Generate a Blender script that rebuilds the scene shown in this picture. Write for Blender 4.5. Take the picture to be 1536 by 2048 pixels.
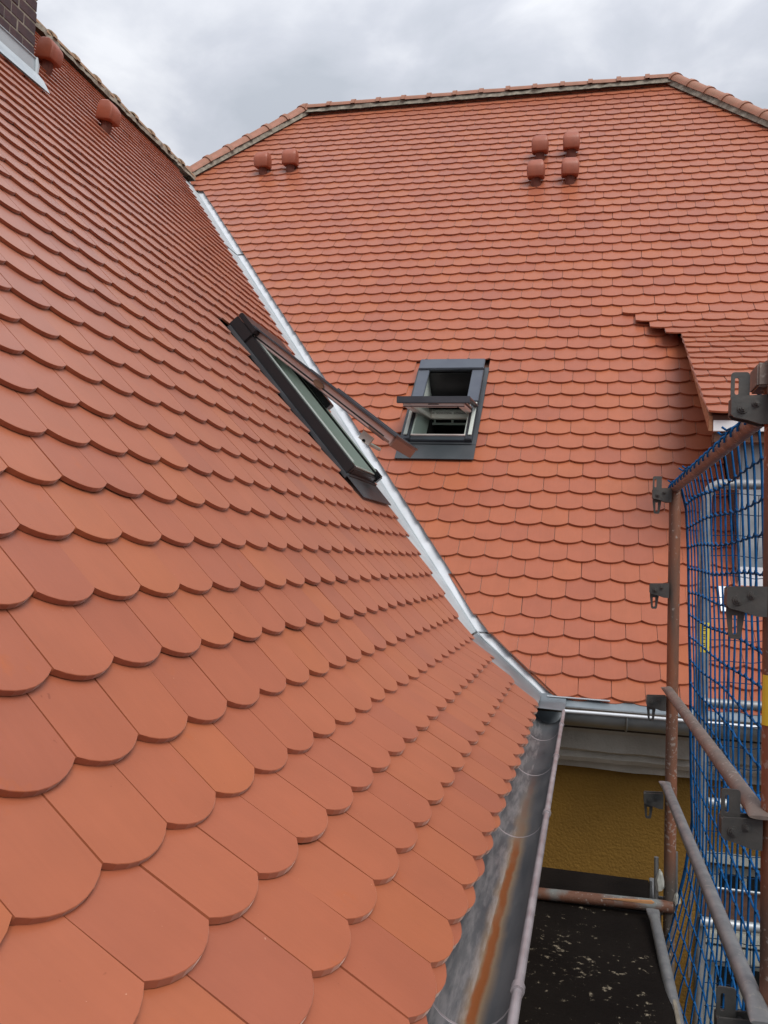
import bpy, bmesh, math, random
from mathutils import Vector, Matrix
from mathutils import noise as mnoise
random.seed(7)
R = math.radians
sc = bpy.context.scene
for o in list(bpy.data.objects): bpy.data.objects.remove(o)
COL = sc.collection

# ------------------------------------------------------------------ camera, world, sun, exposure
# metres; the lens is the origin, the street lies GZ below it; +Y runs along the near gutter
GZ = -7.6
FPX, YAW, PITCH, ROLL = 1702.3, 0.23735, 0.04963, 0.04359
def cam_axes():
    fwd = Vector((-math.sin(YAW)*math.cos(PITCH), math.cos(YAW)*math.cos(PITCH), math.sin(PITCH)))
    right = Vector((math.cos(YAW), math.sin(YAW), 0)); up = right.cross(fwd)
    r2 = right*math.cos(ROLL)+up*math.sin(ROLL); u2 = up*math.cos(ROLL)-right*math.sin(ROLL)
    return r2, u2, fwd
CR, CU, CF = cam_axes()
cd = bpy.data.cameras.new('camera'); cam = bpy.data.objects.new('camera', cd); COL.objects.link(cam)
cd.sensor_fit = 'HORIZONTAL'; cd.sensor_width = 36.0; cd.lens = 36.0*FPX/1536.0
cd.clip_start = 0.02; cd.clip_end = 3000
cam.matrix_world = Matrix(((CR.x, CU.x, -CF.x, 0), (CR.y, CU.y, -CF.y, 0), (CR.z, CU.z, -CF.z, 0), (0, 0, 0, 1)))
sc.camera = cam
sc.view_settings.view_transform = 'Standard'
try: sc.view_settings.look = 'None'
except Exception: pass
sc.view_settings.exposure = 0.82; sc.view_settings.gamma = 1.0; sc.view_settings.use_curve_mapping = False
sc.cycles.use_denoising = True
sc.cycles.max_bounces = 8
SUN_EL, SUN_AZ = R(52), R(143)     # overcast: a broad weak sun high behind the lens, to the right

world = bpy.data.worlds.new('World'); sc.world = world; world.use_nodes = True
wt = world.node_tree; wt.nodes.clear()
def wn(t, **k):
    n = wt.nodes.new(t)
    for a, b in k.items(): setattr(n, a, b)
    return n
wo = wn('ShaderNodeOutputWorld'); bg = wn('ShaderNodeBackground'); bg.inputs['Strength'].default_value = 0.057
sky = wn('ShaderNodeTexSky', sky_type='NISHITA', sun_disc=False, sun_elevation=SUN_EL, sun_rotation=SUN_AZ)
tc = wn('ShaderNodeTexCoord'); sep = wn('ShaderNodeSeparateXYZ'); wt.links.new(tc.outputs['Generated'], sep.inputs[0])
addz = wn('ShaderNodeMath', operation='ADD'); wt.links.new(sep.outputs['Z'], addz.inputs[0]); addz.inputs[1].default_value = 0.30
mxz = wn('ShaderNodeMath', operation='MAXIMUM'); wt.links.new(addz.outputs[0], mxz.inputs[0]); mxz.inputs[1].default_value = 0.12
vd = wn('ShaderNodeVectorMath', operation='DIVIDE'); cmb = wn('ShaderNodeCombineXYZ')
for i in range(3): wt.links.new(mxz.outputs[0], cmb.inputs[i])
wt.links.new(tc.outputs['Generated'], vd.inputs[0]); wt.links.new(cmb.outputs[0], vd.inputs[1])
mp = wn('ShaderNodeMapping'); mp.inputs['Location'].default_value = (1.9, 8.8, 3.3); mp.inputs['Scale'].default_value = (1.0, 1.15, 0.6)
wt.links.new(vd.outputs[0], mp.inputs[0])
nz = wn('ShaderNodeTexNoise'); nz.inputs['Scale'].default_value = 3.0; nz.inputs['Detail'].default_value = 7; nz.inputs['Roughness'].default_value = 0.52; nz.inputs['Distortion'].default_value = 0.35
wt.links.new(mp.outputs[0], nz.inputs['Vector'])
cr = wn('ShaderNodeValToRGB'); wt.links.new(nz.outputs['Fac'], cr.inputs[0])
E = cr.color_ramp.elements
E[0].position = 0.36; E[0].color = (5.5, 5.9, 6.6, 1); E[1].position = 0.64; E[1].color = (9.2, 9.4, 9.9, 1)
e = E.new(0.49); e.color = (6.7, 7.0, 7.75, 1)
# overcast sky after the CIE distribution: (1 + 2 sin elevation) / 3
mr = wn('ShaderNodeMapRange'); wt.links.new(sep.outputs['Z'], mr.inputs[0])
mr.inputs['From Min'].default_value = 0.0; mr.inputs['From Max'].default_value = 1.0; mr.inputs['To Min'].default_value = 0.52; mr.inputs['To Max'].default_value = 1.56
vs = wn('ShaderNodeVectorMath', operation='SCALE'); wt.links.new(cr.outputs['Color'], vs.inputs[0]); wt.links.new(mr.outputs[0], vs.inputs['Scale'])
mix = wn('ShaderNodeMix', data_type='RGBA'); mix.inputs['Factor'].default_value = 0.95
wt.links.new(sky.outputs[0], mix.inputs['A']); wt.links.new(vs.outputs[0], mix.inputs['B'])
wt.links.new(mix.outputs['Result'], bg.inputs['Color']); wt.links.new(bg.outputs[0], wo.inputs['Surface'])

sd = bpy.data.lights.new('sun', 'SUN'); sd.energy = 1.5; sd.angle = R(35); sd.color = (1.0, 0.965, 0.92)
so = bpy.data.objects.new('sun', sd); COL.objects.link(so)
sdir = Vector((math.cos(SUN_EL)*math.sin(SUN_AZ), math.cos(SUN_EL)*math.cos(SUN_AZ), math.sin(SUN_EL)))
so.rotation_euler = sdir.to_track_quat('Z', 'Y').to_euler(); so.location = (3, -4, 8)

# ------------------------------------------------------------------ materials
def mat(name, base, rough=0.6, metal=0.0, spec=0.5, var=None, vscale=4.0, bump=0.0, bscale=60.0, stretch=None, detail=5, lo=0.35, hi=0.65, coord='Object'):
    m = bpy.data.materials.new(name); m.use_nodes = True; nt = m.node_tree
    b = nt.nodes['Principled BSDF']
    b.inputs['Roughness'].default_value = rough; b.inputs['Metallic'].default_value = metal
    b.inputs['Specular IOR Level'].default_value = spec
    b.inputs['Base Color'].default_value = (*base, 1)
    t = nt.nodes.new('ShaderNodeTexCoord'); src = t.outputs[coord]
    if stretch:
        mpn = nt.nodes.new('ShaderNodeMapping'); mpn.inputs['Scale'].default_value = stretch
        nt.links.new(src, mpn.inputs[0]); src = mpn.outputs[0]
    if var:
        n = nt.nodes.new('ShaderNodeTexNoise'); n.inputs['Scale'].default_value = vscale; n.inputs['Detail'].default_value = detail
        nt.links.new(src, n.inputs['Vector'])
        r = nt.nodes.new('ShaderNodeValToRGB'); nt.links.new(n.outputs['Fac'], r.inputs[0])
        r.color_ramp.elements[0].position = lo; r.color_ramp.elements[0].color = (*base, 1)
        r.color_ramp.elements[1].position = hi; r.color_ramp.elements[1].color = (*var, 1)
        nt.links.new(r.outputs[0], b.inputs['Base Color'])
        rr = nt.nodes.new('ShaderNodeMapRange'); nt.links.new(n.outputs['Fac'], rr.inputs[0])
        rr.inputs['From Min'].default_value = .3; rr.inputs['From Max'].default_value = .7
        rr.inputs['To Min'].default_value = max(.05, rough-.08); rr.inputs['To Max'].default_value = min(1, rough+.1)
        nt.links.new(rr.outputs[0], b.inputs['Roughness'])
    if bump:
        n2 = nt.nodes.new('ShaderNodeTexNoise'); n2.inputs['Scale'].default_value = bscale; n2.inputs['Detail'].default_value = 4
        nt.links.new(t.outputs[coord], n2.inputs['Vector'])
        bp = nt.nodes.new('ShaderNodeBump'); bp.inputs['Strength'].default_value = bump; bp.inputs['Distance'].default_value = 0.004
        nt.links.new(n2.outputs['Fac'], bp.inputs['Height']); nt.links.new(bp.outputs[0], b.inputs['Normal'])
    return m

def clay_mat(name, per_object):
    m = bpy.data.materials.new(name); m.use_nodes = True; nt = m.node_tree; L = nt.links
    b = nt.nodes['Principled BSDF']; N = nt.nodes.new
    geo = N('ShaderNodeNewGeometry'); oi = N('ShaderNodeObjectInfo'); t = N('ShaderNodeTexCoord')
    rnd = oi.outputs['Random'] if per_object else geo.outputs['Random Per Island']
    ramp = N('ShaderNodeValToRGB'); L.new(rnd, ramp.inputs[0]); e = ramp.color_ramp.elements
    cols = [(0.0, (.315, .092, .049)), (0.15, (.338, .098, .049)), (0.5, (.352, .103, .049)), (0.8, (.362, .107, .049)), (0.93, (.372, .110, .045)), (1.0, (.322, .095, .052))]
    e[0].position, e[0].color = cols[0][0], (*cols[0][1], 1); e[1].position, e[1].color = cols[-1][0], (*cols[-1][1], 1)
    for p_, c_ in cols[1:-1]: k = e.new(p_); k.color = (*c_, 1)
    off = N('ShaderNodeVectorMath'); off.operation = 'ADD'; sc_ = N('ShaderNodeMath'); sc_.operation = 'MULTIPLY'; sc_.inputs[1].default_value = 37.0
    L.new(rnd, sc_.inputs[0]); L.new(t.outputs['Object'], off.inputs[0]); L.new(sc_.outputs[0], off.inputs[1])
    n1 = N('ShaderNodeTexNoise'); n1.inputs['Scale'].default_value = 7; n1.inputs['Detail'].default_value = 4; L.new(off.outputs[0], n1.inputs['Vector'])
    r1 = N('ShaderNodeMapRange'); L.new(n1.outputs['Fac'], r1.inputs[0]); r1.inputs['From Min'].default_value = .3; r1.inputs['From Max'].default_value = .7
    r1.inputs['To Min'].default_value = .945; r1.inputs['To Max'].default_value = 1.05
    s1 = N('ShaderNodeVectorMath'); s1.operation = 'SCALE'; L.new(ramp.outputs[0], s1.inputs[0]); L.new(r1.outputs[0], s1.inputs['Scale'])
    # small burnt specks and chips
    n2 = N('ShaderNodeTexNoise'); n2.inputs['Scale'].default_value = 55; n2.inputs['Detail'].default_value = 2; L.new(off.outputs[0], n2.inputs['Vector'])
    r2 = N('ShaderNodeMapRange'); L.new(n2.outputs['Fac'], r2.inputs[0]); r2.inputs['From Min'].default_value = .765; r2.inputs['From Max'].default_value = .80
    r2.inputs['To Min'].default_value = 0; r2.inputs['To Max'].default_value = .55
    mx = N('ShaderNodeMix'); mx.data_type = 'RGBA'; L.new(r2.outputs[0], mx.inputs['Factor']); L.new(s1.outputs[0], mx.inputs['A']); mx.inputs['B'].default_value = (.19, .042, .017, 1)
    # the glaze-free orange rub marks
    n4 = N('ShaderNodeTexNoise'); n4.inputs['Scale'].default_value = 11; n4.inputs['Detail'].default_value = 5; n4.inputs['Roughness'].default_value = .65; L.new(off.outputs[0], n4.inputs['Vector'])
    r4 = N('ShaderNodeMapRange'); L.new(n4.outputs['Fac'], r4.inputs[0]); r4.inputs['From Min'].default_value = .64; r4.inputs['From Max'].default_value = .74; r4.inputs['To Max'].default_value = .45
    m4 = N('ShaderNodeMix'); m4.data_type = 'RGBA'; L.new(r4.outputs[0], m4.inputs['Factor']); L.new(mx.outputs['Result'], m4.inputs['A']); m4.inputs['B'].default_value = (.40, .098, .020, 1)
    n5 = N('ShaderNodeTexNoise'); n5.inputs['Scale'].default_value = 130; n5.inputs['Detail'].default_value = 2; L.new(off.outputs[0], n5.inputs['Vector'])
    r5 = N('ShaderNodeMapRange'); L.new(n5.outputs['Fac'], r5.inputs[0]); r5.inputs['From Min'].default_value = .775; r5.inputs['From Max'].default_value = .81; r5.inputs['To Max'].default_value = .7
    m5 = N('ShaderNodeMix'); m5.data_type = 'RGBA'; L.new(r5.outputs[0], m5.inputs['Factor']); L.new(m4.outputs['Result'], m5.inputs['A']); m5.inputs['B'].default_value = (.62, .36, .26, 1)
    # faint rub lines down the slope
    mp6 = N('ShaderNodeMapping'); mp6.inputs['Scale'].default_value = (60, 4, 1); L.new(off.outputs[0], mp6.inputs[0])
    n6 = N('ShaderNodeTexNoise'); n6.inputs['Scale'].default_value = 1.5; n6.inputs['Detail'].default_value = 4; L.new(mp6.outputs[0], n6.inputs['Vector'])
    r6 = N('ShaderNodeMapRange'); L.new(n6.outputs['Fac'], r6.inputs[0]); r6.inputs['From Min'].default_value = .3; r6.inputs['From Max'].default_value = .75; r6.inputs['To Min'].default_value = .98; r6.inputs['To Max'].default_value = 1.025
    s6 = N('ShaderNodeVectorMath'); s6.operation = 'SCALE'; L.new(m5.outputs['Result'], s6.inputs[0]); L.new(r6.outputs[0], s6.inputs['Scale'])
    L.new(s6.outputs[0], b.inputs['Base Color'])
    b.inputs['Roughness'].default_value = .38; b.inputs['Specular IOR Level'].default_value = .36
    b.inputs['Sheen Weight'].default_value = .6; b.inputs['Sheen Roughness'].default_value = .30; b.inputs['Sheen Tint'].default_value = (1, .84, .74, 1); b.inputs['Diffuse Roughness'].default_value = 0.0
    n3 = N('ShaderNodeTexNoise'); n3.inputs['Scale'].default_value = 170; n3.inputs['Detail'].default_value = 6; n3.inputs['Roughness'].default_value = .7; L.new(t.outputs['Object'], n3.inputs['Vector'])
    bp = N('ShaderNodeBump'); bp.inputs['Strength'].default_value = .30; bp.inputs['Distance'].default_value = .0006
    L.new(n3.outputs['Fac'], bp.inputs['Height']); L.new(bp.outputs[0], b.inputs['Normal'])
    return m
CLAY = clay_mat('clay_single', True); CLAYS = clay_mat('clay_field', False)
HOOD = mat('clay_hood', (.33, .090, .046), .5, var=(.27, .072, .038), vscale=9, bump=.2, bscale=200)
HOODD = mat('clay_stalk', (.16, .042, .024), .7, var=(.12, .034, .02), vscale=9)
RIDGE = mat('clay_ridge', (.34, .125, .07), .6, var=(.28, .13, .08), vscale=7, bump=.3, bscale=120)
RIDGEG = mat('clay_ridge_mossy', (.24, .20, .13), .8, var=(.33, .20, .12), vscale=9, bump=.4, bscale=90)
MORTAR = mat('mortar', (.33, .295, .235), .9, var=(.19, .17, .135), vscale=16, bump=.6, bscale=70)
BATTEN = mat('roof_underlay', (.10, .05, .035), .9)
ZINC = mat('zinc_weathered', (.30, .33, .35), .45, .75, var=(.42, .45, .47), vscale=6, bump=.1, bscale=25)
ZINCB = mat('zinc_new', (.60, .63, .66), .5, .35, var=(.68, .71, .74), vscale=3, bump=.05, bscale=8)
ZINCW = mat('flashing_sky_lit', (.62, .65, .69), .6, .05, var=(.54, .57, .60), vscale=5, bump=.06, bscale=12)  # sky reflection on the right valley leg, put into a pale base colour
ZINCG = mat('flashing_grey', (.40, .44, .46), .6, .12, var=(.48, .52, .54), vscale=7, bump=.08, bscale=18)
ANTH = mat('anthracite', (.050, .056, .068), .38, 0.35, var=(.062, .068, .08), vscale=5)
ANTHC = mat('anthracite_sheet', (.055, .061, .068), .45, .35, var=(.075, .082, .09), vscale=5)
ANTHB = mat('anthracite_black', (.014, .014, .016), .35, .2)
ANTHL = mat('anthracite_light', (.085, .095, .12), .42, .4, var=(.10, .115, .14), vscale=5)
SASHW = mat('sash_white', (.70, .60, .56), .5, var=(.76, .66, .62), vscale=5)
SASHB = mat('sash_brown', (.20, .115, .085), .5, var=(.26, .155, .12), vscale=9)
LINING = mat('lining_white', (.55, .60, .56), .5)
LININGG = mat('lining_green', (.62, .69, .64), .45, var=(.66, .72, .67), vscale=3)
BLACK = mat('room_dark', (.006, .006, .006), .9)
GASKET = mat('gasket', (.012, .012, .014), .5)
STUCCO = mat('stucco_ochre', (.285, .160, .036), .95, 0, .1, var=(.225, .128, .032), vscale=2.2, bump=1.0, bscale=70)
CORN = mat('cornice_render', (.62, .585, .52), .95, 0, .2, var=(.44, .41, .355), vscale=5, bump=1.0, bscale=90)
DIRTSHADE = mat('soffit_shade_debris', (.05, .04, .03), .95, var=(.09, .07, .05), vscale=20, bump=.6, bscale=60)  # eave debris, with the soffit's shadow painted into the dark colour
BRICK = mat('brick_dark', (.050, .030, .034), .75, var=(.085, .048, .05), vscale=11, bump=.5, bscale=80)
REDST = mat('red_strip', (.16, .03, .025), .6)
ZINCD = mat('zinc_drip', (.17, .20, .22), .5, .45, var=(.25, .285, .31), vscale=7, bump=.06, bscale=15)
RUST = mat('scaffold_painted_rust', (.235, .092, .048), .7, .05, var=(.085, .072, .06), vscale=9, stretch=(1, 1, .22), bump=.25, bscale=120, lo=.42, hi=.60)
RUSTD = mat('scaffold_rust_dark', (.17, .075, .045), .75, .1, var=(.20, .21, .20), vscale=8, bump=.3, bscale=110, lo=.46, hi=.62)
RAILB = mat('rail_brown_grey', (.23, .175, .145), .6, .3, var=(.165, .14, .125), vscale=14, bump=.2, bscale=120)
GALV = mat('galvanised', (.33, .335, .335), .48, .55, var=(.22, .225, .23), vscale=16, bump=.12, bscale=80)
GALVN = mat('galvanised_new', (.46, .48, .49), .45, .5, var=(.34, .36, .37), vscale=22)
BRKT = mat('bracket_steel', (.075, .075, .072), .5, .5, var=(.10, .095, .088), vscale=20, bump=.15, bscale=100)
NETM = mat('net_blue', (.005, .088, .26), .75, 0, .15, var=(.003, .055, .16), vscale=40)
NETD = mat('net_blue_dark', (.004, .025, .075), .8, 0, .2)
WOODN = mat('wood_fresh', (.55, .28, .12), .7, var=(.45, .21, .09), vscale=8, stretch=(1, 6, 6))
WOODB = mat('wood_brown', (.12, .055, .03), .75, var=(.075, .036, .022), vscale=6, stretch=(1, 5, 8))
WOODE = mat('wood_edge_grey', (.30, .26, .20), .85, var=(.2, .17, .13), vscale=14)
WHITEF = mat('window_white', (.50, .51, .46), .6, var=(.42, .43, .38), vscale=6)
PANE = mat('pane_dark', (.010, .013, .012), .08, 0, .5)
# pale cement splashes on the old tubes
for m_ in (RUST, RUSTD, RAILB, GALV):
    nt = m_.node_tree; b_ = nt.nodes['Principled BSDF']; src_ = b_.inputs['Base Color'].links[0].from_socket
    t_ = nt.nodes.new('ShaderNodeTexCoord'); n_ = nt.nodes.new('ShaderNodeTexNoise'); n_.inputs['Scale'].default_value = 75; n_.inputs['Detail'].default_value = 5; nt.links.new(t_.outputs['Object'], n_.inputs['Vector'])
    g_ = nt.nodes.new('ShaderNodeTexNoise'); g_.inputs['Scale'].default_value = 4; nt.links.new(t_.outputs['Object'], g_.inputs['Vector'])
    a_ = nt.nodes.new('ShaderNodeMath'); a_.operation = 'MULTIPLY_ADD'; nt.links.new(g_.outputs['Fac'], a_.inputs[0]); a_.inputs[1].default_value = .45; nt.links.new(n_.outputs['Fac'], a_.inputs[2])
    r_ = nt.nodes.new('ShaderNodeMapRange'); nt.links.new(a_.outputs[0], r_.inputs[0]); r_.inputs['From Min'].default_value = .84; r_.inputs['From Max'].default_value = .90; r_.inputs['To Max'].default_value = .5
    x_ = nt.nodes.new('ShaderNodeMix'); x_.data_type = 'RGBA'; nt.links.new(r_.outputs[0], x_.inputs['Factor']); nt.links.new(src_, x_.inputs['A']); x_.inputs['B'].default_value = (.42, .39, .35, 1)
    nt.links.new(x_.outputs['Result'], b_.inputs['Base Color'])
def glass_mat():
    m = bpy.data.materials.new('window_glass'); m.use_nodes = True; nt = m.node_tree; nt.nodes.clear(); N = nt.nodes.new
    o = N('ShaderNodeOutputMaterial'); mx = N('ShaderNodeMixShader'); t = N('ShaderNodeBsdfTransparent'); t.inputs['Color'].default_value = (.72, .78, .76, 1)
    g = N('ShaderNodeBsdfGlossy'); g.inputs['Roughness'].default_value = .03; f = N('ShaderNodeFresnel'); f.inputs['IOR'].default_value = 1.5
    nt.links.new(f.outputs[0], mx.inputs[0]); nt.links.new(t.outputs[0], mx.inputs[1]); nt.links.new(g.outputs[0], mx.inputs[2]); nt.links.new(mx.outputs[0], o.inputs['Surface']); return m
GLASS = glass_mat()
YEL = mat('sticker_yellow', (.70, .55, .05), .5)
INK = mat('sticker_ink', (.02, .02, .02), .6)
WRAP = mat('plastic_wrap', (.45, .45, .40), .35)
GROUND = mat('paving_grey', (.055, .055, .053), .9, var=(.04, .04, .039), vscale=3)

for nd in STUCCO.node_tree.nodes:
    if nd.type == 'BUMP': nd.inputs['Distance'].default_value = .007
def spots_mat(name, base, base2, spot, thr, scale):
    m = mat(name, base, .8, var=base2, vscale=3, bump=.5, bscale=50); nt = m.node_tree; L = nt.links; b = nt.nodes['Principled BSDF']
    src = b.inputs['Base Color'].links[0].from_socket
    t = nt.nodes.new('ShaderNodeTexCoord')
    n = nt.nodes.new('ShaderNodeTexNoise'); n.inputs['Scale'].default_value = scale; n.inputs['Detail'].default_value = 8; n.inputs['Roughness'].default_value = .72
    L.new(t.outputs['Object'], n.inputs['Vector'])
    n2 = nt.nodes.new('ShaderNodeTexNoise'); n2.inputs['Scale'].default_value = 2.6; n2.inputs['Detail'].default_value = 2; L.new(t.outputs['Object'], n2.inputs['Vector'])
    ad = nt.nodes.new('ShaderNodeMath'); ad.operation = 'MULTIPLY_ADD'; L.new(n2.outputs['Fac'], ad.inputs[0]); ad.inputs[1].default_value = .35; L.new(n.outputs['Fac'], ad.inputs[2])
    r = nt.nodes.new('ShaderNodeMapRange'); L.new(ad.outputs[0], r.inputs[0]); r.inputs['From Min'].default_value = thr; r.inputs['From Max'].default_value = thr+.05
    mx = nt.nodes.new('ShaderNodeMix'); mx.data_type = 'RGBA'; L.new(r.outputs[0], mx.inputs['Factor']); L.new(src, mx.inputs['A']); mx.inputs['B'].default_value = (*spot, 1)
    L.new(mx.outputs['Result'], b.inputs['Base Color'])
    b.inputs['Specular IOR Level'].default_value = .10
    return m
DECK = spots_mat('deck_brown', (.007, .005, .004), (.013, .010, .008), (.25, .21, .15), .783, 24)
DECKP = mat('deck_plain', (.008, .006, .005), .8, 0, .1, var=(.016, .012, .010), vscale=4, bump=.4, bscale=50)

def gutter_mat(name, ax, cen, zbot):
    """weathered zinc with a rust stripe left by standing water along the gutter bottom"""
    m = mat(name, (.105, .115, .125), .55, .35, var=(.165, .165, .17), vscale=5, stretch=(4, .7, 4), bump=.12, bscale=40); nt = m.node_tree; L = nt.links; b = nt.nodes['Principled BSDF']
    src = b.inputs['Base Color'].links[0].from_socket; N = nt.nodes.new
    t = N('ShaderNodeTexCoord'); s = N('ShaderNodeSeparateXYZ'); L.new(t.outputs['Object'], s.inputs[0])
    n = N('ShaderNodeTexNoise'); n.inputs['Scale'].default_value = 9; n.inputs['Detail'].default_value = 6; L.new(t.outputs['Object'], n.inputs['Vector'])
    w = N('ShaderNodeMath'); w.operation = 'MULTIPLY_ADD'; L.new(n.outputs['Fac'], w.inputs[0]); w.inputs[1].default_value = .024; L.new(s.outputs[ax], w.inputs[2])
    d = N('ShaderNodeMath'); d.operation = 'SUBTRACT'; L.new(w.outputs[0], d.inputs[0]); d.inputs[1].default_value = cen+.012
    a = N('ShaderNodeMath'); a.operation = 'ABSOLUTE'; L.new(d.outputs[0], a.inputs[0])
    outer = N('ShaderNodeMapRange'); L.new(a.outputs[0], outer.inputs[0]); outer.inputs['From Min'].default_value = .013; outer.inputs['From Max'].default_value = .032; outer.inputs['To Min'].default_value = .9; outer.inputs['To Max'].default_value = 0
    inner = N('ShaderNodeMapRange'); L.new(a.outputs[0], inner.inputs[0]); inner.inputs['From Min'].default_value = .006; inner.inputs['From Max'].default_value = .013; inner.inputs['To Min'].default_value = 1; inner.inputs['To Max'].default_value = 0
    n5 = N('ShaderNodeTexNoise'); n5.inputs['Scale'].default_value = 2.1; L.new(t.outputs['Object'], n5.inputs['Vector'])
    g = N('ShaderNodeMapRange'); L.new(n5.outputs['Fac'], g.inputs[0]); g.inputs['From Min'].default_value = .33; g.inputs['From Max'].default_value = .5
    # nearer half only: the far third of the run is clean
    far = N('ShaderNodeMapRange'); L.new(s.outputs['Y'], far.inputs[0]); far.inputs['From Min'].default_value = 3.6; far.inputs['From Max'].default_value = 2.6
    g2 = N('ShaderNodeMath'); g2.operation = 'MULTIPLY'; L.new(g.outputs[0], g2.inputs[0]); L.new(far.outputs[0], g2.inputs[1])
    o2 = N('ShaderNodeMath'); o2.operation = 'MULTIPLY'; L.new(outer.outputs[0], o2.inputs[0]); L.new(far.outputs[0], o2.inputs[1])
    i2 = N('ShaderNodeMath'); i2.operation = 'MULTIPLY'; L.new(inner.outputs[0], i2.inputs[0]); L.new(g2.outputs[0], i2.inputs[1])
    m1 = N('ShaderNodeMix'); m1.data_type = 'RGBA'; L.new(o2.outputs[0], m1.inputs['Factor']); L.new(src, m1.inputs['A']); m1.inputs['B'].default_value = (.25, .165, .095, 1)
    m2 = N('ShaderNodeMix'); m2.data_type = 'RGBA'; L.new(i2.outputs[0], m2.inputs['Factor']); L.new(m1.outputs['Result'], m2.inputs['A']); m2.inputs['B'].default_value = (.24, .070, .014, 1)
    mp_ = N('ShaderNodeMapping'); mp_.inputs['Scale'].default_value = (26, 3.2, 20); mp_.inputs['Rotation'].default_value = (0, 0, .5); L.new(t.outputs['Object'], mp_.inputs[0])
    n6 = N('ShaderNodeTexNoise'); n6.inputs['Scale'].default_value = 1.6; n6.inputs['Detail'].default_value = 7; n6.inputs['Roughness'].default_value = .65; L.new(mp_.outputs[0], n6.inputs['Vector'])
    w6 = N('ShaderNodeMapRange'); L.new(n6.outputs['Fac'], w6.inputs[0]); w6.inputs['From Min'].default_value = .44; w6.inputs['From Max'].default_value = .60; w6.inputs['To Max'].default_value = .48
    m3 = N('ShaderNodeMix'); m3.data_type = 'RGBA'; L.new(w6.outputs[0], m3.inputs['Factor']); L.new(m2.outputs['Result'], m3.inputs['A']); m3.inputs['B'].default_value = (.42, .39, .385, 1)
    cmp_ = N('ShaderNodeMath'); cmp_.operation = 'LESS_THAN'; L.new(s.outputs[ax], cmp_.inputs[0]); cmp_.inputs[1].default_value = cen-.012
    m5 = N('ShaderNodeMix'); m5.data_type = 'RGBA'; L.new(cmp_.outputs[0], m5.inputs['Factor']); L.new(m2.outputs['Result'], m5.inputs['A']); L.new(m3.outputs['Result'], m5.inputs['B'])  # pale streaks on the back wall; the front wall's shade set as darker base
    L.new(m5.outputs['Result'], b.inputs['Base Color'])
    mm = N('ShaderNodeMath'); mm.operation = 'MULTIPLY_ADD'; L.new(o2.outputs[0], mm.inputs[0]); mm.inputs[1].default_value = -.55; mm.inputs[2].default_value = .55
    L.new(mm.outputs[0], b.inputs['Metallic'])
    return m
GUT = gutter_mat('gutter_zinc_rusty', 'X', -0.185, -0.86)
GUTRIM = mat('gutter_rim', (.34, .30, .31), .45, .5, var=(.44, .40, .41), vscale=14)

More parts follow.
